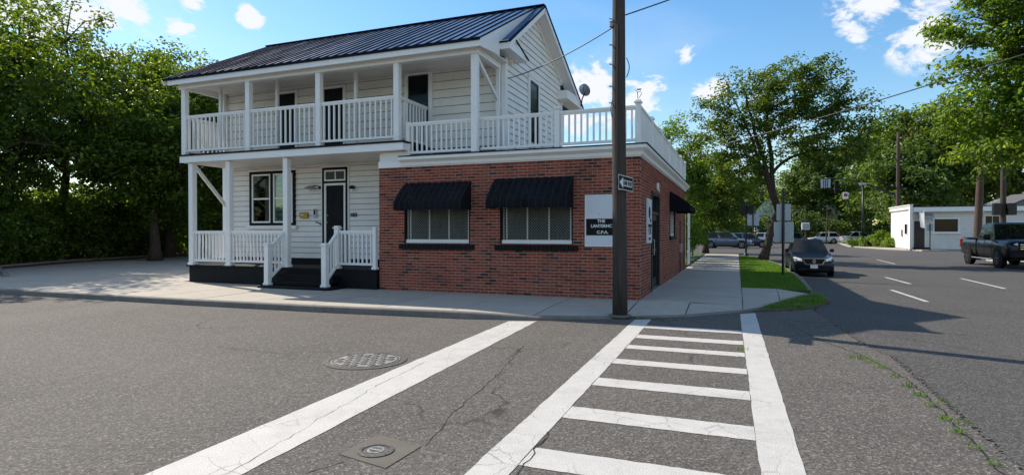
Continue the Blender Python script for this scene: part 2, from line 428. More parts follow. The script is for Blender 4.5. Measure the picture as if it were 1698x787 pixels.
M['leaf_mid'] = leaf_mat('leaf_mid', (.046, .095, .020), (.080, .14, .026), (.14, .19, .028), .5)
M['leaf_bright'] = leaf_mat('leaf_bright', (.060, .125, .020), (.10, .185, .028), (.17, .245, .030), .48)
M['leaf_far'] = leaf_mat('leaf_far', (.044, .092, .028), (.070, .13, .036), (.115, .17, .04), .45)
M['grass'] = leaf_mat('grass_blades', (.050, .125, .014), (.085, .19, .020), (.13, .24, .03), .45)
M['lawn'] = mat('lawn_soil', (.05, .09, .02), .95, fn=lambda t, b: t.links.new(mixc(t, noise(t, worldpos(t), 2, 6), (.030, .065, .012), (.065, .115, .022)), b.inputs['Base Color']))
M['mulch'] = mat('mulch', (.06, .04, .03), .95, fn=lambda t, b: t.links.new(mixc(t, noise(t, worldpos(t), 9, 6), (.030, .020, .014), (.12, .075, .050)), b.inputs['Base Color']))
M['tyre'] = mat('tyre', (.008, .008, .008), .85, spec=.2)
M['rim'] = mat('alloy_rim', (.45, .46, .48), .3, metal=.8)
M['rimdark'] = mat('dark_rim', (.10, .10, .11), .35, metal=.7)
M['carglass'] = mat('car_glass', (.003, .006, .008), .04, spec=.3)
M['chrome'] = mat('chrome', (.6, .6, .6), .15, metal=1)
M['lamp'] = mat('headlight_lens', (.65, .66, .64), .12, metal=.3)
M['redlamp'] = mat('tail_light', (.35, .02, .015), .25)
M['plastic'] = mat('black_plastic', (.007, .007, .008), .6, spec=.25)
def paint(name, c, metal=.3): return mat(name, c, .3, metal=metal if max(c) > .05 else 0, spec=.5 if max(c) > .05 else .25, coat=.9 if max(c) > .05 else .3)
M['car_black'] = paint('car_paint_black', (.005, .009, .018))
M['car_pick'] = paint('car_paint_blueblack', (.004, .005, .009))
M['car_blue'] = paint('car_paint_greyblue', (.085, .125, .175))
M['car_dkblue'] = paint('car_paint_navy', (.03, .04, .07))
M['car_white'] = paint('car_paint_white', (.74, .75, .76), 0)
M['car_silver'] = paint('car_paint_silver', (.42, .49, .55), .4)
M['greyroof'] = mat('grey_shingle', (.10, .10, .105), .9)
M['greywall'] = mat('grey_wall', (.20, .20, .20), .8)
M['brown'] = mat('brown_door', (.045, .030, .024), .6, fn=lambda t, b: t.links.new(mixc(t, noise(t, worldpos(t, (8, 8, .6)), 3, 4), (.03, .02, .017), (.07, .05, .04)), b.inputs['Base Color']))
M['dirt'] = mat('bare_dirt', (.10, .075, .05), .95, fn=lambda t, b: t.links.new(mixc(t, noise(t, worldpos(t), 6, 6), (.05, .035, .022), (.14, .105, .07)), b.inputs['Base Color']))
M['dryleaf'] = mat('dry_leaf', (.16, .10, .04), .8)

# ================================================================ GROUND
def sheet(poly, z=0):
    m = MB(); m.add([(x, y, z) for x, y in poly], [tuple(range(len(poly)))]); return m
def grid_sheet(x0, x1, y0, y1, z, n=1):
    return sheet([(x0, y0), (x1, y0), (x1, y1), (x0, y1)], z)
struct('ground', grid_sheet(-900, 900, -400, 1500, -.08), M['lawn'])
# old pavement road (left/near) and the newer avenue at the right
struct('road', sheet([(-120, -60), (1.70, -60), (1.74, 4.6), (1.80, 8.5), (1.62, 9.4), (1.45, 13.2), (2.02, 14.9), (2.0, 17.0), (-120, 17.0)], 0.0), M['asphalt'])
struct('avenue', sheet([(1.5, -60), (90, -60), (90, 40), (120, 60), (120, 95), (-14, 95), (-14, 44), (-3, 43), (1.5, 35)], -.012), M['asphalt_new'])

KX = [(-60, 8.9), (-17.4, 8.97), (-10.9, 9.04), (-7.5, 9.18), (-4.7, 9.41), (-3.25, 9.73), (-1.86, 10.55), (-.75, 11.25), (.09, 12.2), (.52, 13.0), (.92, 14.2), (1.35, 15.3), (1.9, 16.2)]
def ky(x):
    for (a, b), (c, d) in zip(KX, KX[1:]):
        if x <= c: return b + (d-b)*(x-a)/(c-a)
    return KX[-1][1]
def sst(a, b, x):
    t = max(0, min(1, (x-a)/(b-a))); return t*t*(3-2*t)
def pz(x, y):
    w = sst(-4.6, -2.1, x); d = max(0, y - ky(x))
    return .12 - .105*w*(1 - sst(0, 1.6, d))
pave = struct('pavement', MB().box((-60, 8.0, -.3), (-59, 9, -.2)), M['concrete'])
bed = MB()
def slab_mesh(pts, bed_drop=.02):
    """pts: quad corners (x,y) ccw -> slab with real thickness following the pavement height"""
    m = MB(); n = len(pts); g_ = .012
    cx_ = sum(p[0] for p in pts)/n; cy_ = sum(p[1] for p in pts)/n
    inn = [(p[0] + (cx_-p[0])*g_/max(.05, math.hypot(cx_-p[0], cy_-p[1]))*1.4, p[1] + (cy_-p[1])*g_/max(.05, math.hypot(cx_-p[0], cy_-p[1]))*1.4) for p in pts]
    dz = random.uniform(-.002, .002)
    top = [(x, y, pz(x, y)+dz) for x, y in inn]; bot = [(x, y, pz(x, y)-.06) for x, y in inn]
    m.add(top + bot, [tuple(range(n))] + [(i, i+n, (i+1) % n + n, (i+1) % n) for i in range(n)])
    return m
def slab(pts):
    slab_mesh(pts).build('paving_slab', M['concrete'], pave)
    bed.add([(x, y, pz(x, y)-.018) for x, y in pts], [tuple(range(len(pts)))])
kw = .15   # kerb width
def kyo(x): return ky(x) + kw
xs = [-60, -52, -44, -36, -30, -26, -22.5, -19.5, -17.4, -15.6, -13.8, -12.3, -10.9, -9.4, -7.9, -6.4, -4.9, -3.4, -1.93]
for a, b in zip(xs, xs[1:]):
    mid = 10.75 if b <= -3 else 11.5
    m0, m1 = (kyo(a)+12.43)/2, (kyo(b)+12.43)/2
    slab([(a, kyo(a)), (b, kyo(b)), (b, m1), (a, m0)])
    slab([(a, m0), (b, m1), (b, 12.43), (a, 12.43)])
# corner and side walk
ys = [12.43, 13.9, 15.4, 16.9, 18.4, 19.9, 21.4, 22.9, 24.4, 25.9, 27.4, 28.9, 30.4, 31.9, 33.4, 34.9, 36.4, 37.9, 39.4, 41]
for a, b in ((-1.93, -.9), (-.9, .12)):
    slab([(a, kyo(a)), (b, kyo(b)), (b, 12.9), (a, 12.43)] if b > 0 else [(a, kyo(a)), (b, kyo(b)), (b, 12.62), (a, 12.43)])
slab([(-1.93, 12.43), (-.9, 12.62), (.12, 12.9), (.12, 13.9), (-1.93, 13.9)])
for a, b in zip(ys[1:], ys[2:]): slab([(-1.93, a), (.12, a), (.12, b), (-1.93, b)])
slab([(.12, kyo(.12)), (.52, kyo(.52)), (.92, kyo(.92)), (.95, 16.25), (.12, 16.25)])
slab([(.92, kyo(.92)), (1.35, kyo(1.35)), (1.78, 16.15), (.95, 16.25)])
# driveway and side lot, big slabs
lot_x = [-34, -30.5, -27, -23.5, -20, -17.4, -15.3]
for i, (a, b) in enumerate(zip(lot_x, lot_x[1:])):
    for c, d in zip([12.43, 15.5, 18.6, 21.7, 24.8], [15.5, 18.6, 21.7, 24.8, 28]): slab([(a, c), (b, c), (b, d), (a, d)])
bed.build('joint_bed', M['joint'], pave)

kerb = struct('kerb', MB().box((-60, 8.88, -.3), (-59.9, 8.9, -.2)), M['kerb'])
def kerb_run(P, z_of, parent, seg=1.5, w=kw, z0=-.05, side=1):
    """kerb stones along polyline P, top following z_of(x,y)"""
    P = [Vector((*p, 0)) for p in P]
    for A, B in zip(P, P[1:]):
        n = max(1, round((B-A).length/seg))
        for k in range(n):
            a = A.lerp(B, k/n); b = A.lerp(B, (k+1)/n); d = (b-a).normalized(); a2 = a + d*.003; b2 = b - d*.003
            nrm = Vector((-d.y, d.x, 0))*side
            q = [a2, b2, b2+nrm*(w-.004), a2+nrm*(w-.004)]
            m = MB()
            za, zb = z_of(a.x, a.y), z_of(b.x, b.y)
            zt = [za, zb, zb, za]
            bv = .02
            t0 = [a2+nrm*bv, b2+nrm*bv, q[2], q[3]]
            vs_ = [(p.x, p.y, z0) for p in q] + [(p.x, p.y, z-bv) for p, z in zip(q, zt)] + [(p.x, p.y, z) for p, z in zip(t0, zt)]
            fs = [(0,1,5,4),(1,2,6,5),(2,3,7,6),(3,0,4,7),(4,5,9,8),(5,6,10,9),(6,7,11,10),(7,4,8,11),(8,9,10,11)]
            m.add(vs_, fs); m.build('kerb_stone', M['kerb'], parent)
kerb_run(KX[:-1] + [(1.80, 16.05)], lambda x, y: pz(x, ky(x)) + .004, kerb, 2.0)

# verge beside the avenue
verge_poly = [(.13, 16.27), (1.72, 16.18), (1.78, 20), (1.80, 25), (1.75, 29), (1.45, 32), (.95, 36.5), (.13, 38.5)]
def raised(poly, z, side=-.1):
    m = MB(); n = len(poly); m.add([(x, y, z) for x, y in poly] + [(x, y, side) for x, y in poly], [tuple(range(n))] + [(i, i+n, (i+1) % n+n, (i+1) % n) for i in range(n)]); return m
struct('verge', raised(verge_poly, .115), M['lawn'])
vk = struct('kerb', MB().box((1.9, 30, -.3), (1.91, 30.1, -.2)), M['kerb'])
kerb_run([(1.78, 16.2), (1.94, 20), (1.96, 25), (1.90, 29), (1.60, 32), (1.1, 36.6), (.2, 38.7)], lambda x, y: .125, vk, 2.0, w=.14)
struct('bare_patch', raised([(.30, 12.25), (1.0, 12.75), (1.42, 13.2), (1.95, 14.6), (1.92, 16.1), (1.35, 15.27), (.92, 14.17), (.52, 12.97)], .035, -.02), M['dirt'])
# lot kerb with planting bed on the left
struct('planting_bed', raised([(-60, 9.2), (-21.8, 10.9), (-26.9, 13.9), (-29.1, 17.8), (-31.4, 24.9), (-32, 40), (-80, 60)], .22), M['mulch'])
lk = struct('kerb', MB().box((-30, 20, -.3), (-30.1, 20.1, -.2)), M['kerb'])
kerb_run([(-22.0, 11.6), (-24.6, 12.75), (-26.9, 13.9), (-29.1, 17.8), (-31.4, 24.9)], lambda x, y: .27, lk, 2.2, w=.16, z0=0)
struct('back_lawn', raised([(-32, 25), (-15, 25), (-15, 60), (-60, 60)], .14), M['lawn'])
struct('far_island', raised([(11.2, 71), (12.9, 61.5), (14.4, 57.4), (16.0, 57.6), (40, 67), (80, 90), (90, 140), (14, 100)], .10), M['concrete'])
struct('far_lawn', raised([(-120, 94), (120, 94), (160, 400), (-160, 400)], .08), M['lawn'])
struct('right_pavement', raised([(13.4, -20), (60, -20), (60, 52), (17, 45), (13.4, 41.0), (12.9, 39.5)], .10), M['concrete'])
struct('corner_bed', raised([(-60, 24.4), (-2.05, 24.4), (-2.05, 41), (-6, 44), (-60, 46)], .11), M['lawn'])

# ---- road markings
def strip(quad, z=.005, n=24, jit=.006):
    """paint strip quad (a,b,c,d): long edges a-b and d-c, worn wobbly edges"""
    a, b, c, d = [Vector((*p, 0)) for p in quad]; m = MB(); vs_ = []
    for i in range(n+1):
        t = i/n; p = a.lerp(b, t); q = d.lerp(c, t); e = (q-p).normalized()
        p = p + e*random.uniform(-jit, jit); q = q + e*random.uniform(-jit, jit)
        vs_ += [(p.x, p.y, z), (q.x, q.y, z)]
    m.add(vs_, [(2*i, 2*i+1, 2*i+3, 2*i+2) for i in range(n)]); return m
mk = struct('road_marking', strip([(-3.53, 2.0), (-3.735, 9.44), (-3.27, 9.62), (-2.93, 2.0)], .004, 60), M['roadpaint'])
tag(mk, 'wide white stop line running diagonally up to the kerb')
# crosswalk outer bands
Lx0 = lambda y: -1.632 - .0062*(y-3.34); Lx1 = lambda y: -1.365 - .008*(y-3.4)
Rx0 = lambda y: .150 - .0115*(y-4); Rx1 = lambda y: .425 - .0115*(y-4)
struct('road_marking', strip([(Lx0(2), 2.0), (-1.70, 10.42), (-1.42, 10.60), (Lx1(2), 2.0)], .004, 60), M['roadpaint'])
struct('road_marking', strip([(Rx0(2), 2.0), (Rx0(11.9), 11.86), (Rx1(12.05), 12.12), (Rx1(2), 2.0)], .004, 60), M['roadpaint'])
for a, b in ((9.57, 9.86), (8.62, 8.92), (7.80, 8.06), (6.85, 7.12), (5.80, 6.12), (4.69, 5.02), (3.62, 3.96), (2.5, 2.85)):
    struct('road_marking', strip([(Lx1(a)+.006, a), (Rx0(a)-.006, a), (Rx0(b)-.006, b), (Lx1(b)+.006, b)], .004, 30, .005), M['roadpaint'])
for q in (((4.84, 23.6), (4.93, 20.8)), ((3.93, 18.45), (4.02, 15.6)), ((7.12, 23.9), (6.97, 20.0)), ((7.5, 38.6), (7.33, 33.7))):
    (x0, y0), (x1, y1) = q
    struct('road_marking', strip([(x0-.05, y0), (x1-.05, y1), (x1+.05, y1), (x0+.05, y0)], -.006, 8, .004), M['roadpaint'])
# cracks that can be followed on the pavement
def crack(pts, w=.012, z=.0022, nm='pavement_crack'):
    m = MB(); P = [Vector((*p, 0)) for p in pts]; Q = []
    for A, B in zip(P, P[1:]):
        n = max(2, int((B-A).length/.09))
        for k in range(n): Q.append(A.lerp(B, k/n) + Vector((random.gauss(0, .012), random.gauss(0, .012), 0)))
    vs_ = []
    for i, p in enumerate(Q):
        d = (Q[min(i+1, len(Q)-1)] - Q[max(0, i-1)]).normalized(); n_ = Vector((-d.y, d.x, 0))*w*random.uniform(.3, 1)/2
        vs_ += [(p.x+n_.x, p.y+n_.y, z), (p.x-n_.x, p.y-n_.y, z)]
    m.add(vs_, [(2*i, 2*i+1, 2*i+3, 2*i+2) for i in range(len(Q)-1)])
    struct(nm, m, M['seam'])
crack([(-2.12, 3.7), (-2.3, 4.6), (-2.45, 5.9), (-2.75, 7.6)], .011)
crack([(-2.6, 3.0), (-2.45, 3.35)], .01)
crack([(-6.5, 5.9), (-5.6, 5.85), (-4.75, 6.3)], .012)
crack([(1.60, 4.4), (1.68, 6.1), (1.70, 7.2), (1.52, 8.3), (1.15, 9.4), (.75, 11.2)], .022)
crack([(-1.30, 2.9), (-1.36, 4.4)], .014, .0062)
crack([(-2.95, 2.2), (-3.4, 4.9), (-3.5, 6.3)], .005, .0062)
# patched strip edge between old road and avenue: crumbling lip
m = MB()
yy = -2.0
while yy < 14.5:
    x = 1.72 + .1*sst(3, 8, yy) - .18*sst(8.3, 9.3, yy) - .2*sst(9.3, 13, yy) + .5*sst(13.2, 14.8, yy)
    for k in range(2):
        r = random.uniform(.006, .015); c = (x + random.gauss(0, .022), yy + random.uniform(0, .06), random.uniform(-.004, .004))
        m.cbox(c, (r, r*random.uniform(.6, 1.4), r*.35), r*.3)
    yy += .055
tag(m.build('loose_chippings', M['asphalt']), None, None, None, 'stuff')['label'] = 'crumbled asphalt chippings along the seam'

# manhole cover
t = thing('manhole_cover', (-4.22, 5.93, .0), 'round cast iron manhole cover with worn pattern beside the stop line', 'manhole cover')
MB().lathe([(.50, .001), (.50, .008), (.43, .008), (.43, .002)], 40, (-4.22, 5.93, 0)).build('rim', M['iron'], t)
MB().lathe([(.415, .001), (.415, .009), (.01, .010)], 40, (-4.22, 5.93, 0)).build('lid', M['ironlight'], t)
m = MB()
for i in range(-3, 4):
    for j in range(-3, 4):
        x, y = i*.115 + (.057 if j % 2 else 0), j*.105
        if math.hypot(x, y) < .34:
            m.cbox((-4.22+x, 5.93+y, .011), (.040, .036, .0045), .003)
m.lathe([(.40, .009), (.40, .013), (.375, .013), (.375, .009)], 40, (-4.22, 5.93, 0))
m.build('raised_pattern', M['iron'], t)
t = thing('valve_cover', (-2.39, 3.50, 0), 'small round iron valve cover set in a brown concrete patch', 'valve cover')
c = [(-2.60, 3.34), (-2.16, 3.25), (-2.14, 3.68), (-2.57, 3.78)]
raised(c, .0055, -.02).build('concrete_patch', M['patch'], t)
MB().lathe([(.130, .005), (.130, .012), (.100, .012), (.100, .006)], 32, (-2.395, 3.485, 0)).build('rim', M['iron'], t)
MB().lathe([(.092, .005), (.092, .009), (.01, .010)], 32, (-2.395, 3.485, 0)).build('lid', M['iron'], t)
MB().lathe([(.062, .009), (.062, .013), (.047, .013), (.047, .009)], 24, (-2.395, 3.485, 0)).cbox((-2.395, 3.485, .0115), (.05, .010, .003)).build('ring', M['ironlight'], t)

# ================================================================ BRICK OFFICE
BX0, BX1, BY0, BY1 = -8.43, -1.93, 12.43, 24.0
BTOP = 3.17
br = thing('brick_office', ((BX0+BX1)/2, BY0, .12), 'single storey red brick office wing with roof terrace and black awnings', 'building')
CH = (BTOP-.12)/44; BL = .215; MO = .0135
core = MB()
# openings: front (x0,x1,z0,z1), side (y0,y1,z0,z1)
FO = [(-7.70, -5.90, 1.27, 2.74), (-5.13, -3.38, 1.27, 2.74)]
SO = [(14.28, 15.80, .14, 2.56), (18.42, 20.0, 1.45, 2.72)]
def wall_cells(u0, u1, z0, z1, holes):
    us = sorted({u0, u1, *[h[0] for h in holes], *[h[1] for h in holes]}); zs = sorted({z0, z1, *[h[2] for h in holes], *[h[3] for h in holes]})
    for a, b in zip(us, us[1:]):
        for c, d in zip(zs, zs[1:]):
            if not any(h[0] <= (a+b)/2 <= h[1] and h[2] <= (c+d)/2 <= h[3] for h in holes): yield a, b, c, d
r = .008
for a, b, c, d in wall_cells(BX0, BX1-r, .10, BTOP, FO): core.box((a, BY0+r, c), (b, BY0+.20, d))
for a, b, c, d in wall_cells(BY0+.20, BY1, .10, BTOP, SO): core.box((BX1-.20, a, c), (BX1-r, b, d))
core.box((BX0, BY1-.2, .1), (BX1-.2, BY1, BTOP)).box((BX0, BY0+.2, BTOP-.25), (BX1-.2, BY1-.2, BTOP-.02))
core.box((BX0+.02, BY0+.9, .1), (BX1-.3, BY0+1.0, BTOP-.26))
core.build('wall_core', M['mortar'], br)
bricks = []   # (centre, half) list
for k in range(44):
    z0 = .12 + k*CH + MO/2; z1 = .12 + (k+1)*CH - MO/2
    off = BL/2 if k % 2 else 0
    # front run: cut list
    def run(u0, u1, off, holes):
        u = u0 - (BL - off) if off else u0
        segs = []
        blocks = [(h[0], h[1]) for h in holes if h[2] < (z0+z1)/2 < h[3]]
        while u < u1 - .01:
            a, b = max(u, u0), min(u+BL, u1); parts = [(a+MO/2, b-MO/2)]
            if a == u0: parts = [(u0, b-MO/2)]
            if b == u1: parts = [(parts[0][0], u1)]
            for h0, h1 in blocks:
                np_ = []
                for p, q in parts:
                    if q <= h0 or p >= h1: np_.append((p, q))
                    else:
                        if p < h0: np_.append((p, h0))
                        if q > h1: np_.append((h1, q))
                parts = np_
            segs += [p for p in parts if p[1]-p[0] > .02]
            u += BL
        return segs
    for a, b in run(BX0, BX1, off, FO): bricks.append(('f', a, b, z0, z1))
    for a, b in run(BY0+(.1 if off else .215), BY1, off, SO): bricks.append(('s', a, b, z0, z1))
def bmesh_brick(q):
    s, a, b, z0, z1 = q; p = random.uniform(-.0025, .003)
    if s == 'f': return (a, BY0-p, z0), (b, BY0+(.1 if b > BX1-.01 else .02), z1)
    return (BX1-.02, a, z0), (BX1+p, b, z1)
def screen_size(q):
    s, a, b, z0, z1 = q
    if s == 'f': x = (a+b)/2; d = -.362*x+.932*BY0; return (b-a)/d*(z1-z0)/d*(.932*BY0-.362*x)/math.hypot(x, BY0)
    y = (a+b)/2; d = -.362*BX1+.932*y; return (b-a)*(z1-z0)/d/d*abs(BX1)/math.hypot(BX1, y)
bricks.sort(key=screen_size, reverse=True)
unit = MB().box((-.5, -.5, -.5), (.5, .5, .5)).mesh('brick', M['brick'])
for q in bricks[:300]:
    a, b = bmesh_brick(q)
    put('brick', unit, br, [(a[i]+b[i])/2 for i in range(3)], (0, 0, 0), [abs(b[i]-a[i]) for i in range(3)])
m = MB()
for q in bricks[300:]: m.box(*bmesh_brick(q))
m.build('brickwork', M['brick'], br)['kind'] = 'stuff'

# cornice, fascia, deck
def trimbox(a, b, name='fascia', mt='trim', parent=br): return MB().box(a, b).build(name, M[mt], parent)
trimbox((BX0, BY0-.03, BTOP), (-1.90, BY0+.2, BTOP+.16))
trimbox((BX1-.2, BY0+.2, BTOP), (-1.90, BY1+.05, BTOP+.16))
# stepped crown moulding along front and side (mitred)
def crown(name, prof, mt):
    """prof: (outward offset, z) pairs, swept round front and side"""
    m = MB(); n = len(prof); vs_ = []
    for o, z in prof: vs_.append((-7.76, BY0-o, z))
    for o, z in prof: vs_.append((BX1+o, BY0-o, z))
    for o, z in prof: vs_.append((BX1+o, BY1+o, z))
    fs = [(i, (i+1) % n, n+(i+1) % n, n+i) for i in range(n)] + [(n+i, n+(i+1) % n, 2*n+(i+1) % n, 2*n+i) for i in range(n)] + [tuple(range(n)), tuple(range(2*n, 3*n))]
    return m.add(vs_, fs).build(name, M[mt], br)
crown('cornice', [(.032, BTOP+.02), (.06, BTOP+.03), (.08, BTOP+.10), (.17, BTOP+.165), (.17, BTOP+.235), (.02, BTOP+.235)], 'trim')
crown('roof_edge', [(.10, BTOP+.238), (.19, BTOP+.238), (.19, BTOP+.262), (.10, BTOP+.262)], 'black')
MB().box((-7.7, BY0-.05, BTOP+.17), (BX1+.05, BY1+.05, BTOP+.234)).build('terrace_deck', M['greyroof'], br)

# railings -----------------------------------------------------------------
bal_unit = MB().cbox((0, 0, .5), (.019, .019, .5)).mesh('baluster', M['white'])
def railing(parent, A, B, z0, z1, step=.155, post_a=None, post_b=None, slope0=None, lab=None):
    """A,B (x,y); z0/z1 bottom and top heights at A (and at B through slope0=(z0b,z1b))"""
    A = Vector(A); B = Vector(B); d = (B-A); Ln = d.length; d.normalize(); ang = math.atan2(d.y, d.x)
    zb0, zb1 = slope0 or (z0, z1)
    m = MB()
    m.beam((A.x, A.y, z1-.03), (B.x, B.y, zb1-.03), .075, .05)
    m.beam((A.x, A.y, z1-.068), (B.x, B.y, zb1-.068), .045, .05)
    r_ = m.build('railing', M['white'], parent)
    MB().beam((A.x, A.y, z0+.03), (B.x, B.y, zb0+.03), .05, .06).build('bottom_rail', M['white'], r_)
    if lab: r_['label'] = lab
    n = max(1, round(Ln/step))
    for i in range(n):
        t = (i+.5)/n; p = A.lerp(B, t); a = z0 + (zb0-z0)*t + .05; b = z1 + (zb1-z1)*t - .08
        put('baluster', bal_unit, r_, (p.x, p.y, a), (0, 0, ang), (1, 1, b-a))
    return r_
def post(parent, x, y, z0, z1, w=.15, capped=False, name='post', base=False):
    m = MB(); m.cbox((x, y, (z0+z1)/2), (w/2, w/2, (z1-z0)/2), .008)
    if capped:
        m.cbox((x, y, z1+.015), (w/2+.025, w/2+.025, .018), .006); m.cbox((x, y, z1+.05), (w/2+.005, w/2+.005, .02), .012)
    if base: m.cbox((x, y, z0+.03), (w/2+.02, w/2+.02, .03), .008)
    return m.build(name, M['white'], parent)
TZ0, TZ1 = 3.50, 4.27
RY = 12.50
for x in (-3.76, -1.97): post(br, x, RY, BTOP+.262, TZ1+.04, .115, True, 'railing_post')
post(br, -7.62, RY, BTOP+.262, TZ1+.02, .10, False, 'railing_post')
railing(br, (-7.57, RY), (-5.81, RY), TZ0, TZ1, .135)
railing(br, (-5.65, RY), (-3.82, RY), TZ0, TZ1, .135)
railing(br, (-3.70, RY), (-2.03, RY), TZ0, TZ1, .135)
SX = -1.95
pn = [RY] + [RY + (BY1-.1-RY)*k/6 for k in range(1, 7)]
for y in pn[1:]: post(br, SX, y, BTOP+.262, TZ1+.03, .10, True, 'railing_post')
for a, b in zip(pn, pn[1:]):
    k = MB().beam((SX, a+.05, TZ1-.02), (SX, b-.05, TZ1-.02), .075, .05).beam((SX, a+.05, TZ0-.01), (SX, b-.05, TZ0-.01), .05, .05).build('side_rail', M['white'], br)
    n = 12
    for i in range(n):
        y0 = a+.055 + (b-a-.11)*i/n; y1 = a+.055 + (b-a-.11)*(i+1)/n - .006
        MB().box((SX-.012, y0, TZ0+.01), (SX+.012, y1, TZ1-.045)).build('privacy_board', M['white'], k)

# front windows with awnings
def awning(parent, u0, u1, zt, zb, d, val, kind='f', n=11):
    """kind f: on plane y=BY0 ; s: on x=BX1. striped canvas with valance"""
    def P(u, o, z): return (u, BY0-.01-o, z) if kind == 'f' else (BX1+.01+o, u, z)
    def curve(t): return (d*t, zt - (zt-zb-val)*(t**1.0) + .05*math.sin(math.pi*t))
    m = MB(); seg = 6; cols = n*2
    for i in range(cols):
        a = u0+(u1-u0)*i/cols; b = u0+(u1-u0)*(i+1)/cols; m.cur = i % 2 and 0 or 0
        row = []
        for k in range(seg+1):
            o, z = curve(k/seg); sag = -.008 if i % 2 else .004
            row.append((o, z+sag))
        row.append((d+.004, zb+val*.5)); row.append((d-.004, zb + random.uniform(-.006, .006)))
        for (o0, z0), (o1, z1) in zip(row, row[1:]):
            m.add([P(a, o0, z0), P(b, o0, z0), P(b, o1, z1), P(a, o1, z1)], [(0, 1, 2, 3)])
    for u in (u0, u1):
        pts = [P(u, *curve(k/seg)) for k in range(seg+1)] + [P(u, d, zb), P(u, 0, zb+.0)]
        m.add(pts, [tuple(range(len(pts)))])
    aw = m.build('awning', M['awning'], parent)
    for i in range(n+1):
        m = MB()
        u = u0+(u1-u0)*i/n; u = min(max(u, u0+.012), u1-.012)
        pts = [P(u, curve(k/seg)[0], curve(k/seg)[1]+.007) for k in range(seg+1)] + [P(u, d+.008, zb)]
        for p, q in zip(pts, pts[1:]): m.beam(p, q, .020, .012)
        m.build('seam_piping', M['awning_dark'], aw)
    m = MB()
    m.tube([P(u0+.03, 0, zb+.03), P(u0+.03, d-.03, zb+.03), P(u1-.03, d-.03, zb+.03), P(u1-.03, 0, zb+.03)], .010, 6)
    m.build('frame', M['darkmetal'], aw)
    return aw
awning(br, -7.64, -5.86, 2.77, 2.09, .57, .17)
awning(br, -5.24, -3.37, 2.80, 2.10, .57, .17)
aw = awning(br, 18.30, 20.45, 2.80, 2.20, .60, .14, 's', 9)
def front_window(x0, x1, z0, z1):
    yb = BY0+.13
    rv = MB()
    for a, b in (((x0, BY0+.01, z0), (x0+.03, BY0+.19, z1)), ((x1-.03, BY0+.01, z0), (x1, BY0+.19, z1)), ((x0+.03, BY0+.01, z1-.05), (x1-.03, BY0+.19, z1))): rv.box(a, b)
    w = rv.build('window', M['black'], br)
    f = MB(); a, b = x0+.045, x1-.045
    f.box((a-.013, yb-.09, z0+.03), (b+.013, yb-.02, z0+.115))
    f.build('bottom_rail', M['white'], w)
    f = MB()
    for x in (a, a+.08, b-.045): f.box((x, yb-.05, z0+.118), (x+.022, yb-.02, z1-.052))
    for k in (1, 2): x = a+.08+(b-a-.1)*k/3; f.box((x-.012, yb-.05, z0+.118), (x+.012, yb-.02, z1-.052))
    f.build('mullion', M['white'], w)
    MB().box((a, yb+.0, z0+.1), (b, yb+.012, z1-.052)).build('pane', M['pane'], w)
    m = MB(); n = 60; vs_ = []
    for i in range(n+1):
        x = a + (b-a)*i/n; vs_ += [(x, yb+.06+.018*math.sin(i*1.3)+.01*math.sin(i*.7), z0+.05), (x, yb+.06+.018*math.sin(i*1.3), z1-.05)]
    m.add(vs_, [(2*i, 2*i+2, 2*i+3, 2*i+1) for i in range(n)]); m.build('curtain', M['blind'], w)
    # diamond security grille
    g_ = MB(); zz0, zz1 = z0+.118, z1-.06; H_ = zz1-zz0; s = .062; yg = yb-.058
    k = -H_
    while k < b-a:
        for sgn in (1, -1):
            p0 = max(0, k); p1 = min(b-a, k+H_)
            if p1-p0 < .02: continue
            q0, q1 = p0-k, p1-k
            if sgn == 1: P0, P1 = (a+p0, yg, zz0+q0), (a+p1, yg, zz0+q1)
            else: P0, P1 = (a+p0, yg+.004, zz1-q0), (a+p1, yg+.004, zz1-q1)
            g_.beam(P0, P1, .006, .006)
        k += s
    g_.beam((a, yg, zz0), (b, yg, zz0), .012, .012).beam((a+.01, yg, zz0), (a+.01, yg, zz1), .012, .012).beam((b-.01, yg, zz0), (b-.01, yg, zz1), .012, .012)
    g_.build('security_grille', M['grille'], w)
    # sill of upright dark painted bricks
    s_ = MB(); n = 20
    sill = MB().box((x0-.10, BY0-.03, z0-.115), (x1+.10, BY0+.12, z0-.005)).build('window_sill', M['black'], w)
    u = MB()
    for i in range(n):
        xa = x0-.12 + (x1-x0+.24)*i/n
        u.cbox((xa+(x1-x0+.24)/n/2, BY0-.03, z0-.06), ((x1-x0+.24)/n/2-.005, .04, .062), .005)
    u.build('sill_brick', M['black'], w)
for h in FO: front_window(*h)
# side window
h = SO[1]; xb = BX1-.12
w = MB().box((xb, h[0], h[2]), (BX1+.012, h[0]+.07, h[3])).box((xb, h[1]-.07, h[2]), (BX1+.012, h[1], h[3])).box((xb, h[0], h[3]-.06), (BX1+.01, h[1], h[3]-.0)).build('window', M['black'], br)
f = MB()
for a in (h[0]+.07, (h[0]+h[1])/2-.03, h[1]-.13): f.box((xb+.03, a, h[2]+.05), (xb+.085, a+.06, h[3]-.06))
f.box((xb+.03, h[0]+.07, h[2]), (xb+.088, h[1]-.07, h[2]+.06)).box((xb+.035, h[0]+.07, h[3]-.12), (xb+.086, h[1]-.07, h[3]-.062))
f.build('window_frame', M['white'], w)
MB().box((xb+.03, h[0]+.07, h[2]), (xb+.04, h[1]-.07, h[3])).build('pane', M['glass'], w)
MB().box((BX1-.1, h[0]-.1, h[2]-.13), (BX1+.05, h[1]+.1, h[2]-.004)).build('window_sill', M['black'], w)
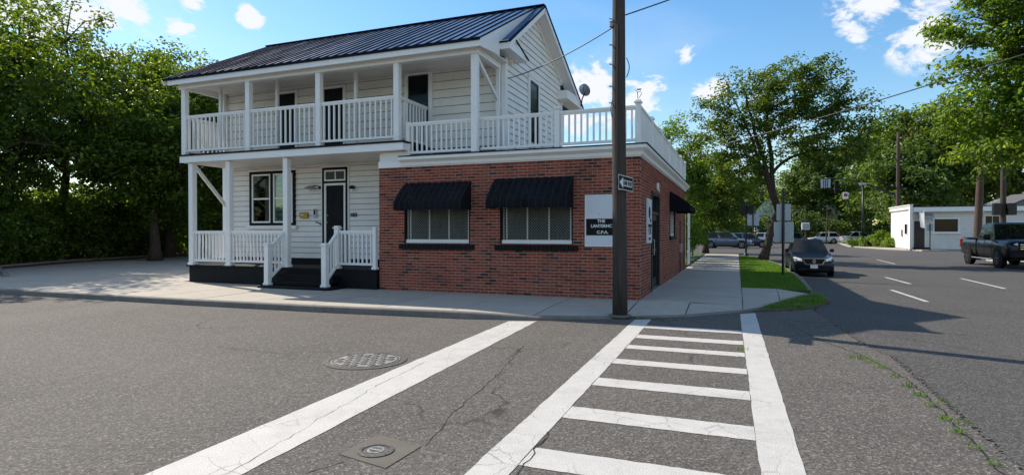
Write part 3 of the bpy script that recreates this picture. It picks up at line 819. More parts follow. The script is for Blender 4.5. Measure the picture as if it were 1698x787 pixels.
# side door: black frame with glass door
h = SO[0]; xb = BX1-.13
d_ = MB().box((xb, h[0], h[2]), (BX1+.02, h[0]+.07, h[3])).box((xb, h[1]-.07, h[2]), (BX1+.02, h[1], h[3])).box((xb, h[0], h[3]-.09), (BX1+.018, h[1], h[3]-.001)).box((xb, h[0]+.07, h[3]-.55), (BX1-.01, h[1]-.07, h[3]-.48)).build('door_frame', M['darkmetal'], br)
f = MB()
for a in (h[0]+.08, h[1]-.20): f.box((xb+.03, a, h[2]+.02), (xb+.08, a+.12, h[3]-.56))
f.box((xb+.032, h[0]+.2, h[2]+.02), (xb+.078, h[1]-.2, h[2]+.26)).box((xb+.032, h[0]+.2, h[3]-.70), (xb+.078, h[1]-.2, h[3]-.562)).box((xb+.032, h[0]+.2, 1.05), (xb+.078, h[1]-.2, 1.14))
f.build('door', M['darkmetal'], d_)
MB().box((xb+.05, h[0]+.07, h[2]+.02), (xb+.055, h[1]-.07, h[3]-.09)).build('pane', M['glass'], d_)
MB().tube([(BX1+.0, h[0]+.16, 1.0), (BX1+.05, h[0]+.16, 1.02), (BX1+.05, h[0]+.16, 1.38), (BX1, h[0]+.16, 1.40)], .012, 8).build('handle', M['steel'], d_)
MB().cbox((BX1-.06, (h[0]+h[1])/2, h[2]-.0), (.10, .72, .018)).build('threshold', M['steel'], d_)
lt = thing('wall_light', (BX1, 15.25, 2.70), 'tiny white light fitting on the side wall above the glass door', 'light')
MB().cbox((BX1+.03, 15.25, 2.74), (.03, .05, .09), .008).build('housing', M['white'], lt)
MB().lathe([(.01, 0), (.035, .01), (.04, .05), (.02, .07)], 12, (BX1+.045, 15.25, 2.60)).build('lens', M['lamp'], lt)
# ghost pilaster joints on the far part of the side wall (downpipe and conduit)
cd = thing('conduit', (BX1, 21.6, .12), 'thin dark conduit with a meter box running up the far end of the side wall', 'conduit')
MB().tube([(BX1+.03, 21.6, .14), (BX1+.03, 21.6, 1.95)], .018, 8).build('pipe', M['darkmetal'], cd)
MB().cbox((BX1+.05, 21.6, 1.0), (.05, .10, .16), .01).build('meter_box', M['steel'], cd)
MB().tube([(BX1+.03, 23.3, .14), (BX1+.03, 23.3, 2.1)], .014, 8).build('pipe', M['darkmetal'], cd)

# text helper
def text_mesh(s, size, depth=.004, bold=.0, align='CENTER'):
    c = bpy.data.curves.new('lettering', 'FONT'); c.body = s; c.size = size; c.extrude = depth; c.align_x = align; c.align_y = 'CENTER'; c.offset = bold; c.resolution_u = 3
    o = bpy.data.objects.new('lettering', c); COL.objects.link(o)
    dg = bpy.context.evaluated_depsgraph_get(); me = bpy.data.meshes.new_from_object(o.evaluated_get(dg)); bpy.data.objects.remove(o); bpy.data.curves.remove(c)
    return me
def serif_text(s, size, depth, bold, gap):
    """letters with small slab serifs: bundled sans + feet"""
    return text_mesh(s, size, depth, bold)
def put_text(s, size, parent, loc, rotz=0, mt='lettering', bold=.0, name='lettering', depth=.004, sx=1):
    me = text_mesh(s, size, depth, bold); me.materials.clear(); me.materials.append(M[mt])
    return put(name, me, parent, loc, (R(90), 0, rotz), (sx, 1, 1))

# CPA sign on the front wall
sg = thing('office_sign', (-2.72, BY0, 1.27), 'white board with a black lettered band, half hidden by the utility pole', 'sign')
sx0, sx1, sz0, sz1 = -3.085, -2.34, 1.27, 2.355
MB().box((sx0, BY0-.035, sz0), (sx1, BY0-.008, sz1)).build('panel', M['signwhite'], sg)
m = MB()
for a, b in (((sx0-.018, BY0-.045, sz0-.018), (sx0, BY0-.006, sz1+.018)), ((sx1, BY0-.045, sz0-.018), (sx1+.018, BY0-.006, sz1+.018)), ((sx0, BY0-.045, sz1), (sx1, BY0-.006, sz1+.018)), ((sx0, BY0-.045, sz0-.018), (sx1, BY0-.006, sz0))): m.box(a, b)
m.build('frame', M['trim'], sg)
MB().box((sx0+.012, BY0-.041, 1.495), (sx1-.01, BY0-.034, 1.855)).build('black_band', M['signblack'], sg)
xm = -2.74
put_text('THE', .085, sg, (xm, BY0-.045, 1.800), bold=.003, sx=1.1)
put_text('LANTERNC', .092, sg, (xm+.005, BY0-.045, 1.695), bold=.003, sx=.98)
put_text('C.P.A.', .088, sg, (xm+.03, BY0-.045, 1.560), bold=.003, sx=1.15)
put_text('\'', .10, sg, (xm-.04, BY0-.037, 1.93), mt='signblack', depth=.002)
# narrow vertical sign beside the side door
sg = thing('vertical_sign', (BX1, 13.76, 1.3), 'narrow white vertical sign with dark marks left of the side door', 'sign')
MB().box((BX1+.006, 13.38, 1.31), (BX1+.03, 14.14, 2.34)).build('panel', M['signwhite'], sg)
m = MB()
m.lathe([(.0, 0), (.14, .0), (.14, .005), (.0, .005)], 20, (BX1+.031, 13.74, 2.02), 'x')
m.box((BX1+.031, 13.80, 1.80), (BX1+.036, 13.98, 1.88)).box((BX1+.031, 13.52, 1.68), (BX1+.036, 14.06, 1.75)).box((BX1+.031, 13.60, 1.56), (BX1+.036, 13.68, 1.67)).box((BX1+.031, 13.82, 1.54), (BX1+.036, 13.96, 1.67)).box((BX1+.031, 13.58, 1.52), (BX1+.036, 14.0, 1.54))
m.box((BX1+.031, 13.62, 1.38), (BX1+.036, 13.92, 1.44))
m.build('marks', M['signblack'], sg)

# ================================================================ WHITE HOUSE
HX0, HX1, HY0, HY1 = -15.20, -5.57, 13.85, 18.96
RIDGE_Y, RIDGE_Z = 16.10, 8.13
DZ = .62     # porch deck
hs_ = thing('clapboard_house', (-11.5, 12.35, .12), 'two storey white clapboard house with blue metal roof and double porch', 'house')
rzf = lambda y: RIDGE_Z - .66*(RIDGE_Y-y)          # front slope roof underside plane
rzb = lambda y: RIDGE_Z - .465*(y-RIDGE_Y)
c = MB()
c.box((HX0+.02, HY0+.03, .1), (HX1-.03, HY1-.02, 6.2))
c.prism([(HY0+.04, 6.2), (HY1-.03, 6.2), (HY1-.03, rzb(HY1)-.16), (RIDGE_Y, RIDGE_Z-.16), (HY0+.04, rzf(HY0)-.16)], 'x', HX0+.02, HX1-.03)
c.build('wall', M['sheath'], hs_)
def board(u0, u1, z, e, kind='f', u0t=None, u1t=None, parent=hs_):
    e -= .014
    """one clapboard: kind f on y=HY0, g on gable x=HX1 (u=y), l on left gable x=HX0"""
    u0t = u0 if u0t is None else u0t; u1t = u1 if u1t is None else u1t
    j = random.uniform(-.0015, .0015); p0 = .026 + j; p1 = .006
    def P(u, o, zz): return (u, HY0+.02-o, zz) if kind == 'f' else ((HX1-.02+o, u, zz) if kind == 'g' else (HX0+.02-o, u, zz))
    m = MB(); vs_ = [P(u0, -.01, z), P(u1, -.01, z), P(u1, p0, z), P(u0, p0, z), P(u0t, -.01, z+e), P(u1t, -.01, z+e), P(u1t, p1, z+e), P(u0t, p1, z+e)]
    m.add(vs_, [(0,1,2,3),(4,7,6,5),(0,4,5,1),(1,5,6,2),(2,6,7,3),(3,7,4,0)])
    m.build('clapboard', M['siding'], parent)
z = .80
while z < 3.55:
    board(HX0+.10, -8.43, z, .158); z += .158
z = 3.82
while z < 6.0:
    board(HX0+.10, HX1-.10, z, .225); z += .225
z = 3.46
ylo = HY0+.10
while z < RIDGE_Z-.25:
    e = .178; t_ = z+e
    def lim(zz): return max(ylo, RIDGE_Y - (RIDGE_Z-.16-zz)/.66), min(HY1-.1, RIDGE_Y + (RIDGE_Z-.16-zz)/.465)
    a, b = lim(z); a2, b2 = lim(min(t_, RIDGE_Z-.17))
    if b-a > .1: board(a, b, z, min(e, RIDGE_Z-.17-z), 'g', a2, b2)
    z += e
z = .8
while z < 6.0:
    board(HY0+.1, HY1-.1, z, .17, 'l'); z += .17
def tb(a, b, name, mt='trim', parent=hs_, bev=0):
    c_ = [(p+q)/2 for p, q in zip(a, b)]; h_ = [abs(q-p)/2 for p, q in zip(a, b)]
    return MB().cbox(c_, h_, bev).build(name, M[mt], parent)
for z0, z1 in ((.78, 3.58), (3.80, 6.03)):
    tb((HX0-.025, HY0-.03, z0), (HX0+.10, HY0+.10, z1), 'corner_board')
tb((HX1-.10, HY0-.03, 3.44), (HX1+.03, HY0+.10, 6.05), 'corner_board')
tb((HX1-.10, HY1-.10, 3.44), (HX1+.03, HY1+.03, 6.20), 'corner_board')
tb((HX0+.0, HY0-.012, .60), (-8.44, HY0+.05, .80), 'baseboard', 'black')
# lower window pair
def framebox(x0, x1, z0, z1, y, t_, dpt, m=None):
    m = m or MB()
    m.box((x0, y, z0), (x0+t_, y+dpt, z1)).box((x1-t_, y, z0), (x1, y+dpt, z1)).box((x0+t_, y, z1-t_), (x1-t_, y+dpt, z1)).box((x0+t_, y, z0), (x1-t_, y+dpt, z0+t_)); return m
WY = HY0-.055
w = framebox(-14.10, -12.34, 1.77, 3.42, WY, .075, .075).box((-13.27, WY, 1.845), (-13.18, WY+.075, 3.345)).build('window', M['black'], hs_)
tb((-14.2, WY-.05, 1.66), (-12.26, WY+.03, 1.765), 'window_sill', 'trim', w)
tb((-14.16, WY+.01, 3.425), (-12.28, WY+.06, 3.475), 'window_head', 'trim', w)
for a, b in ((-14.02, -13.275), (-13.175, -12.42)):
    s = framebox(a+.004, b-.004, 1.85, 3.34, WY+.012, .048, .05).box((a+.07, WY+.008, 2.56), (b-.07, WY+.06, 2.61)).build('sash', M['trim'], w)
    MB().box((a+.05, WY+.035, 1.88), (b-.05, WY+.040, 3.30)).build('pane', M['pane'], w)
    m = MB(); vs_ = []; n = 26
    for i in range(n+1): x = a+.06+(b-a-.12)*i/n; vs_ += [(x, WY+.055+.006*math.sin(i*1.1), 1.88), (x, WY+.055+.006*math.sin(i*1.1+.4), 3.30)]
    m.add(vs_, [(2*i, 2*i+2, 2*i+3, 2*i+1) for i in range(n)]).build('curtain', M['curtain'], w)
# front door with transom
dx0, dx1 = -11.33, -10.44
d_ = framebox(dx0, dx1, .64, 3.44, HY0-.05, .065, .07).box((dx0+.065, HY0-.05, 2.99), (dx1-.065, HY0+.02, 3.045)).build('door_surround', M['black'], hs_)
framebox(dx0-.04, dx1+.04, .63, 3.485, HY0-.04, .038, .05).build('casing', M['trim'], d_)
m = framebox(dx0+.07, dx1-.07, 3.05, 3.37, HY0-.042, .045, .05); m.box(((dx0+dx1)/2-.0, HY0-.041, 3.095), ((dx0+dx1)/2+.03, HY0+.0, 3.325)).build('transom_frame', M['trim'], d_)
MB().box((dx0+.11, HY0-.012, 3.09), (dx1-.11, HY0-.007, 3.33)).build('pane', M['glass'], d_)
framebox(dx0+.07, dx1-.07, .64, 2.985, HY0-.045, .062, .05).build('door_frame', M['trim'], d_)
m = MB().box((dx0+.135, HY0-.02, .70), (dx1-.135, HY0-.004, 2.92))
for z0, z1 in ((.85, 1.45), (1.6, 2.0), (2.12, 2.8)):
    for k in (0, 1):
        a = dx0+.19+k*.27; m.cbox((a+.11, HY0-.022, (z0+z1)/2), (.10, .006, (z1-z0)/2), .004)
dr = m.build('door', M['black'], hs_)
for z_ in (1.85, 2.05): MB().lathe([(.005, 0), (.026, -.004), (.030, -.03), (.018, -.05), (.0, -.055)], 12, (dx0+.19, HY0-.02, z_), 'y').build('door_knob', M['steel'] if z_ > 2 else M['brass'], dr)
# upper doors and window (front wall)
def upper_door(x0, x1, z1, label=None):
    f = framebox(x0-.09, x1+.09, 3.80, z1+.09, HY0-.045, .085, .05).build('door_casing', M['trim'], hs_)
    MB().box((x0, HY0-.02, 3.82), (x1, HY0-.006, z1)).build('door', M['black'], f)
upper_door(-12.98, -12.33, 5.72); upper_door(-11.26, -10.60, 5.72)
# tall window near terrace: dark upper sash with lower door
x0, x1 = -8.42, -7.80
f = framebox(x0-.12, x1+.12, 3.62, 6.0-.05, HY0-.05, .11, .055).build('window', M['trim'], hs_)
framebox(x0, x1, 3.74, 5.83, HY0-.035, .03, .03).box((x0, HY0-.04, 5.02), (x1, HY0-.01, 5.07)).build('sash', M['darkmetal'], f)
MB().box((x0+.02, HY0-.024, 3.76), (x1-.02, HY0-.014, 5.81)).build('pane', M['glass'], f)
# gable window
gy0, gy1 = 15.68, 16.42
def framebox_g(y0, y1, z0, z1, x, t_, dpt, m=None):
    m = m or MB()
    m.box((x, y0, z0), (x+dpt, y0+t_, z1)).box((x, y1-t_, z0), (x+dpt, y1, z1)).box((x, y0+t_, z1-t_), (x+dpt, y1-t_, z1)).box((x, y0+t_, z0), (x+dpt, y1-t_, z0+t_)); return m
f = framebox_g(gy0-.10, gy1+.10, 4.05, 6.02, HX1+.0, .09, .05).build('window', M['trim'], hs_)
framebox_g(gy0, gy1, 4.15, 5.92, HX1+.005, .04, .03).box((HX1+.005, gy0+.04, 5.0), (HX1+.036, gy1-.04, 5.05)).build('sash', M['darkmetal'], f)
MB().box((HX1+.012, gy0+.03, 4.18), (HX1+.018, gy1-.03, 5.9)).build('pane', M['glass'], f)
tb((HX1-.01, gy0-.14, 6.02), (HX1+.07, gy1+.14, 6.07), 'window_head', 'trim', f)
tb((HX1+.01, 14.12, 5.98), (HX1+.05, 14.28, 6.16), 'vent_grille', 'siding')

# ---- metal roof: each panel a part, with its standing seam
RX0, RX1 = -15.57, -5.24
PXE = -5.47
npan = 34
def roof_panel(x0, x1, prof, parent, seam=True):
    m = MB(); th = .018; tl = [random.uniform(-.004, .004) for _ in prof]
    vs_ = []
    for (y, z), q in zip(prof, tl):
        vs_ += [(x0, y, z+q), ((x0+x1)/2, y, z+q-.004+random.uniform(-.003, .003)), (x1-.012, y, z+q), (x1-.012, y, z-th), (x0, y, z-th)]
    k = len(prof); fs = []
    for i in range(k-1):
        for j in range(5): a = i*5+j; b = i*5+(j+1) % 5; fs.append((a, b, b+5, a+5))
    fs += [tuple(range(5)), tuple(range((k-1)*5, k*5))]
    m.add(vs_, fs)
    p = m.build('roof_panel', M['roof'], parent)
    if seam:
        s = MB()
        for (y, z), (y2, z2) in zip(prof, prof[1:]): s.beam((x1-.006, y, z+.012), (x1-.006, y2, z2+.012), .024, .032)
        s.build('seam_rib', M['roofrib'], p)
PY, PZ = 12.05, 5.98
PS = (RIDGE_Z-PZ)/(RIDGE_Y-PY)
prof_p = [(y, PZ+PS*(y-PY)) for y in (PY, 13.1, 14.1, 15.1, RIDGE_Y)]
prof_b = [(RIDGE_Y, RIDGE_Z), (18.3, rzb(18.3)), (20.6, rzb(20.6))]
for i in range(npan):
    a = RX0 + (PXE-RX0)*i/npan; b = RX0 + (PXE-RX0)*(i+1)/npan
    roof_panel(a, b, prof_p, hs_)
    if i > npan-3 or i == 0: roof_panel(a, b, prof_b, hs_, i > 0)
m = MB(); m.add([(RX0+.3, RIDGE_Y, RIDGE_Z-.01), (PXE-.6, RIDGE_Y, RIDGE_Z-.01), (PXE-.6, 20.6, rzb(20.6)), (RX0+.3, 20.6, rzb(20.6))], [(0, 1, 2, 3)]); m.build('rear_roof_sheet', M['roof'], hs_)
roof_panel(PXE, RX1, [(13.28, rzf(13.28)), (14.3, rzf(14.3)), (15.2, rzf(15.2)), (RIDGE_Y, RIDGE_Z)], hs_, False)
roof_panel(PXE, RX1, prof_b, hs_, False)
m = MB(); m.beam((RX0-.02, RIDGE_Y, RIDGE_Z+.02), (RX1+.02, RIDGE_Y, RIDGE_Z+.02), .20, .035)
m.build('ridge_cap', M['roofrib'], hs_)
tb((RX0, PY-.02, PZ-.035), (PXE, PY+.018, PZ+.028), 'eave_flashing', 'roofrib')
# rake trims: dark edge + white barge boards
for (x, s_) in ((RX1, 1), (RX0, -1)):
    m = MB(); e = .02*s_
    front = [(13.28, rzf(13.28)), (RIDGE_Y, RIDGE_Z)] if s_ > 0 else [(PY, PZ), (RIDGE_Y, RIDGE_Z)]
    pts = front + [(20.6, rzb(20.6))]
    for (y, z), (y2, z2) in zip(pts, pts[1:]): m.beam((x+e, y, z+.0), (x+e, y2, z2+.0), .04, .055)
    m.build('rake_flashing', M['roofrib'], hs_)
    m = MB()
    for (y, z), (y2, z2) in zip(pts, pts[1:]): m.beam((x-.0, y, z-.10), (x-.0, y2, z2-.10), .035, .145)
    m.build('barge_board', M['trim'], hs_)
# sloped soffits behind barge boards on the right gable and frieze boards against the wall
m = MB()
m.add([(HX1+.0, 13.4, rzf(13.4)-.15), (RX1-.018, 13.4, rzf(13.4)-.15), (RX1-.018, RIDGE_Y, RIDGE_Z-.15), (HX1, RIDGE_Y, RIDGE_Z-.15)], [(0, 1, 2, 3)])
m.add([(HX1, RIDGE_Y, RIDGE_Z-.15), (RX1-.018, RIDGE_Y, RIDGE_Z-.15), (RX1-.018, 20.5, rzb(20.5)-.15), (HX1, 20.5, rzb(20.5)-.15)], [(0, 1, 2, 3)])
m.build('soffit', M['trim'], hs_)
m = MB(); m.beam((HX1+.015, 14.0, rzf(14.0)-.22), (HX1+.015, RIDGE_Y, RIDGE_Z-.22), .03, .12); m.beam((HX1+.015, RIDGE_Y, RIDGE_Z-.22), (HX1+.015, HY1, rzb(HY1)-.22), .03, .12); m.build('frieze_board', M['trim'], hs_)
# boxed eave returns
m = MB().prism([(13.30, 6.09), (14.62, 6.09), (14.62, 6.14), (13.30, 6.30)], 'x', HX1-.3, RX1+.012); m.box((HX1-.3, 13.27, 6.08), (RX1+.022, 13.30, 6.27)); m.build('eave_return', M['trim'], hs_)
m = MB().beam((RX1+.03, 13.7, 6.40), (RX1+.03, 14.65, 6.15), .03, .03).beam((PXE-.1, 13.26, rzf(13.28)-.02), (RX1+.04, 13.26, rzf(13.28)-.02), .04, .04).build('flashing', M['roofrib'], hs_)
m = MB().prism([(18.5, 5.98), (20.55, 5.98), (20.55, rzb(20.55)-.03), (19.4, 6.30), (18.5, 6.25)], 'x', HX1-.1, RX1+.012).build('eave_return', M['trim'], hs_)
# porch eave: fascia, beam, ceiling
tb((RX0+.16, PY+.02, PZ-.17), (PXE+.0, PY+.06, PZ-.02), 'fascia')
tb((-15.22, 12.26, 5.72), (-5.63, 12.44, 5.90), 'porch_beam')
cb = MB().box((RX0+.18, 12.12, 5.905), (PXE-.02, 13.84, 5.925)).build('porch_ceiling', M['siding'], hs_)
for i in range(14): 
    y0 = 12.14+i*.121
    MB().box((RX0+.19, y0, 5.893), (PXE-.03, y0+.115, 5.904)).build('ceiling_board', M['siding'], cb)
tb((-15.20, 12.44, 5.74), (-15.06, 13.84, 5.90), 'porch_beam')
tb((-5.80, 12.44, 5.74), (-5.66, 13.80, 5.90), 'porch_beam')
# right end of porch roof closed with a triangular board
m = MB().prism([(PY+.06, PZ-.16), (13.27, 5.93), (13.27, 6.20), (15.9, rzf(15.9)-.03), (15.9, PZ+PS*(15.9-PY)-.02), (PY+.06, PZ+.01)], 'x', PXE-.04, PXE-.012).build('barge_board', M['trim'], hs_)
# upper deck slab
tb((-15.10, 12.20, 3.575), (-7.60, 12.25, 3.755), 'deck_fascia')
tb((-15.10, 12.25, 3.60), (-15.05, HY0-.03, 3.755), 'deck_fascia'); tb((-7.65, 12.25, 3.58), (-7.60, 12.45, 3.755), 'deck_fascia')
tb((-15.13, 12.17, 3.757), (-7.57, HY0-.03, 3.80), 'deck_floor', 'black')
cb = MB().box((-15.04, 12.26, 3.585), (-7.66, HY0-.03, 3.60)).build('porch_ceiling', M['siding'], hs_)
for i in range(12):
    y0 = 12.27+i*.129
    MB().box((-15.03, y0, 3.570), (-8.45, y0+.122, 3.584)).build('ceiling_board', M['siding'], cb)
tb((-8.43, 12.46, 3.34), (-7.62, 12.60, 3.57), 'trim_block')
# posts, upper
UF = 3.80
for x in (-15.05, -12.62, -10.22, -7.84): post(hs_, x, 12.35, UF, 5.72, .15)
post(hs_, -5.73, 12.36, 3.44, 5.72, .155)
for x in (-14.44, -12.28, -9.58): post(hs_, x, 13.05, UF, 5.90, .085)
post(hs_, -15.05, 13.74, UF, 5.90, .10); post(hs_, -5.72, 13.74, 3.44, 5.9, .10)
U0, U1 = 4.0-.10, 4.95
for a, b in ((-14.97, -12.70), (-12.54, -10.30), (-10.14, -7.92)): railing(hs_, (a, 12.35), (b, 12.35), U0, U1, .158)
railing(hs_, (-15.05, 12.43), (-15.05, 13.68), U0, U1, .158)
railing(hs_, (-7.84, 12.43), (-7.84, 13.8), U0, U1, .158)
# braces
MB().beam((-5.73, 12.45, 5.70), (-5.73, 13.72, 4.95), .06, .08).build('brace', M['white'], hs_)
MB().beam((-14.80, 12.45, 3.50), (-14.95, 13.78, 2.30), .06, .10).build('brace', M['white'], hs_)
# lower posts / rails
post(hs_, -14.78, 12.36, DZ, 3.56, .16, base=True); post(hs_, -13.36, 12.36, DZ, 3.56, .15, base=True); post(hs_, -11.31, 12.36, DZ, 3.56, .155, base=True)
post(hs_, -9.66, 12.36, DZ, 1.66, .13, True, 'newel_post', True); post(hs_, -8.51, 12.36, DZ, 1.70, .10, False, 'newel_post', True)
post(hs_, -14.95, 13.74, DZ, 3.57, .10)
L0, L1 = .72, 1.61
railing(hs_, (-14.70, 12.36), (-13.44, 12.36), L0, L1, .125); railing(hs_, (-13.28, 12.36), (-11.39, 12.36), L0, L1, .13)
railing(hs_, (-14.86, 12.44), (-14.93, 13.69), L0, L1, .14); railing(hs_, (-9.59, 12.36), (-8.56, 12.36), L0, L1, .128)
# deck + black skirt + steps
tb((-14.95, 12.27, .575), (-8.44, HY0, DZ), 'porch_floor', 'black')
tb((-14.88, 12.32, .10), (-8.44, 12.40, .572), 'skirt_board', 'black'); tb((-14.88, 12.40, .10), (-14.80, HY0-.03, .572), 'skirt_board', 'black')
for i, (y0, z_) in enumerate(((12.08, .45), (11.86, .29))):
    st = tb((-11.36, y0-.02, z_-.035), (-9.58, y0+.24, z_), 'stair_tread', 'black'); tb((-11.34, y0+.01, .2 if i else .15), (-9.60, 12.318, z_-.037), 'stair_riser', 'black')
tb((-11.62, 11.62, .10), (-9.36, 12.315, .185), 'step_slab', 'black', bev=.01)
for x in (-11.44, -9.60):
    post(hs_, x, 11.80, .186, 1.22, .14, True, 'newel_post', True)
    railing(hs_, (x, 11.87), (x+(.09 if x < -11 else -.0), 12.29), .33, 1.20, .105, slope0=(.72, 1.60))
# small details on the wall: separate things
def wall_lamp(x, z, s, lab):
    t = thing('wall_lamp', (x, HY0, z), lab, 'lamp')
    MB().lathe([(.0, 0), (.045, 0), (.05, -.02), (.0, -.03)], 14, (x, HY0-.01, z), 'y').build('mount', M['darkmetal'], t)
    if s:
        MB().tube([(x, HY0-.03, z), (x-.02, HY0-.12, z+.05), (x-.10, HY0-.16, z+.05), (x-.20, HY0-.16, z+.03)], .014, 8).build('arm', M['darkmetal'], t)
        MB().lathe([(.0, .07), (.05, .06), (.17, .0), (.175, -.012), (.0, -.01)], 20, (x-.22, HY0-.18, z-.01)).build('shade', M['steel'], t)
        MB().lathe([(.0, -.012), (.05, -.02), (.055, -.07), (.0, -.10)], 14, (x-.22, HY0-.18, z-.01)).build('bulb_glass', M['lamp'], t)
    else:
        MB().lathe([(.0, .05), (.06, .04), (.085, -.02), (.06, -.05), (.0, -.05)], 16, (x, HY0-.10, z)).build('shade', M['darkmetal'], t)
        MB().lathe([(.0, -.05), (.035, -.055), (.035, -.10), (.0, -.12)], 12, (x, HY0-.10, z)).build('bulb_glass', M['lamp'], t)
wall_lamp(-11.43, 2.87, True, 'grey metal gooseneck lamp left of the front door')
wall_lamp(-10.24, 2.85, False, 'small dark porch lamp right of the front door')
t = thing('mailbox', (-11.98, HY0, 2.0), 'brass mailbox on the porch wall between window and door', 'mailbox')
MB().cbox((-11.99, HY0-.05, 2.07), (.135, .045, .085), .01).build('box', M['brass'], t)
MB().cbox((-11.99, HY0-.098, 2.10), (.14, .008, .045), .004).build('flap', M['brass'], t)
MB().cbox((-12.02, HY0-.108, 2.075), (.05, .004, .014), .002).build('name_plate', M['lettering'], t)
t = thing('intercom', (-11.60, HY0, 2.0), 'small grey key box beside the brass mailbox', 'intercom')
MB().cbox((-11.60, HY0-.03, 2.12), (.055, .025, .13), .01).build('case', M['steel'], t)
MB().cbox((-11.60, HY0-.058, 2.15), (.028, .004, .07), .003).build('face', M['plastic'], t)
t = thing('flag_bracket', (-11.40, HY0, 1.8), 'short black bracket left of the front door frame', 'bracket')
MB().tube([(-11.38, HY0-.02, 1.80), (-11.50, HY0-.13, 1.87)], .017, 8).build('tube', M['darkmetal'], t)
MB().cbox((-11.38, HY0-.02, 1.80), (.025, .012, .04)).build('plate', M['darkmetal'], t)
for i, ch in enumerate('103'): put_text(ch, .155, hs_, (-10.33+i*.082, HY0-.02, 2.055), mt='signblack', bold=.004, name='house_number', depth=.006)

# ================================================================ UTILITY POLE + ONE WAY SIGN + WIRES
PX_, PY_ = -1.985, 10.55
up = thing('utility_pole', (PX_, PY_, .04), 'tall dark weathered wooden utility pole at the street corner', 'utility pole')
pts = []; rad = []
for i in range(13): zz = .0 + i*1.0; pts.append((PX_ - .006*zz + .004*math.sin(i*1.3), PY_ + .003*math.cos(i), zz)); rad.append(.138 - .0042*zz)
MB().tube(pts, rad, 20).build('pole_shaft', M['pole'], up, smooth=True)
MB().lathe([(.15, .0), (.20, .035), (.205, .06), (.14, .065)], 20, (PX_, PY_, .0)).build('footing', M['kerb'], up)
m = MB()
for z_, dx in ((4.95, .13), (5.42, .13), (4.60, -.0), (4.2, .12), (3.9, -.12)):
    m.tube([(PX_-.12, PY_-.06, z_), (PX_-.19, PY_-.08, z_+.01)], .012, 6)
m.build('bolt', M['steel'], up)
m = MB().tube([(PX_-.03, PY_-.135, z_) for z_ in np.linspace(.3, 5.3, 12)], .011, 6).build('ground_wire', M['cable'], up)
MB().tube([(PX_-.11-.05*math.sin(t*math.pi), PY_-.05, 3.55+.5*t) for t in np.linspace(0, 1, 9)], .008, 6).build('cable_loop', M['cable'], up)
MB().tube([(PX_+.12+.05*math.sin(t*math.pi), PY_-.05, 4.35+.35*t) for t in np.linspace(0, 1, 9)], .008, 6).build('cable_loop', M['cable'], up)
MB().lathe([(.0, 0), (.05, 0), (.055, .05), (.03, .07), (.05, .09), (.0, .12)], 12, (PX_-.15, PY_-.02, 5.30)).build('insulator', M['steel'], up)
sg = thing('one_way_sign', (-1.895, 9.90, 2.30), 'black sign with white arrow pointing left on the utility pole', 'sign', rz=R(-7.3))
SL, SHh = .84, .255; e = .012; zm = SHh/2
MB().box((0, 0, 0), (.004, SL, SHh)).build('plate', M['signblack'], sg, world=False)
m = MB()
for a, b in (((0, 0), (SL, e)), ((0, SHh-e), (SL, SHh)), ((0, e), (e, SHh-e)), ((SL-e, e), (SL, SHh-e))): m.box((.004, a[0], a[1]), (.0065, b[0], b[1]))
m.build('border', M['lettering'], sg, world=False)
MB().add([(.0066, .05, zm), (.0066, .25, zm+.10), (.0066, .25, zm+.056), (.0066, SL-.06, zm+.056), (.0066, SL-.06, zm-.056), (.0066, .25, zm-.056), (.0066, .25, zm-.10)], [(0, 1, 2, 3, 4, 5, 6)]).build('arrow', M['lettering'], sg, world=False)
me = text_mesh('ONE WAY', .11, .001, .004); me.materials.clear(); me.materials.append(M['signblack'])
put('lettering', me, sg, (.009, SL/2+.09, zm-.004), (R(90), 0, R(90)), (1.02, 1, 1), world=False)
m = MB()
for z_ in (.035, SHh-.035): m.beam((-.01, .02, z_), (-.01, SL-.05, z_), .008, .022).beam((-.01, .42, z_), (-.16, .50, z_), .02, .022)
m.build('bracket', M['steel'], sg, world=False)
def wire(a, b, sag, lab, r_=.011, name='overhead_wire', grp=None):
    a = Vector(a); b = Vector(b); pts = []
    for i in range(25): t = i/24; p = a.lerp(b, t); p.z -= sag*4*t*(1-t); pts.append(p)
    t = MB().tube(pts, r_, 6).build(name, M['cable']); tag(t, lab, 'wire', grp)
wire((PX_-.13, PY_, 5.30), (-5.55, 14.02, 5.55), .10, 'overhead wire dropping from the utility pole to the house gable', .011)
wire((PX_+.1, PY_-.05, 5.47), (9.2, 18.0, 12.2), .35, 'overhead wire rising from the utility pole towards the upper right', .012)
wire((-1.93, 23.6, 4.62), (10.2, 14.0, 6.6), .25, 'long sagging wire crossing in front of the street tree', .016)

# terrace bits
t = thing('weather_vane', (-1.97, 12.5, 4.35), 'small wire antenna on top of the terrace corner post', 'antenna')
MB().tube([(-1.97, 12.5, 4.36), (-1.99, 12.5, 4.55), (-2.03, 12.5, 4.60)], .007, 6).tube([(-1.99, 12.5, 4.53), (-1.92, 12.5, 4.56), (-1.90, 12.5, 4.50), (-1.95, 12.5, 4.42)], .006, 6).build('wire_arm', M['darkmetal'], t)
MB().cbox((-1.95, 12.5, 4.60), (.045, .02, .010), .004).build('lamp_head', M['darkmetal'], t)
t = thing('satellite_dish', (-5.1, 20.0, 6.4), 'small grey satellite dish on the rear corner of the metal roof', 'satellite dish')
put('dish', MB().lathe([(.0, -.05), (.13, -.03), (.23, .02), (.235, .03), (.13, -.015), (.0, -.035)], 20).mesh('dish', M['steel']), t, (-5.05, 20.05, 6.58), (R(-50), R(35), 0))
MB().tube([(-5.2, 20.2, 6.05), (-5.15, 20.15, 6.3), (-5.05, 20.1, 6.48)], .022, 8).build('mast', M['darkmetal'], t)
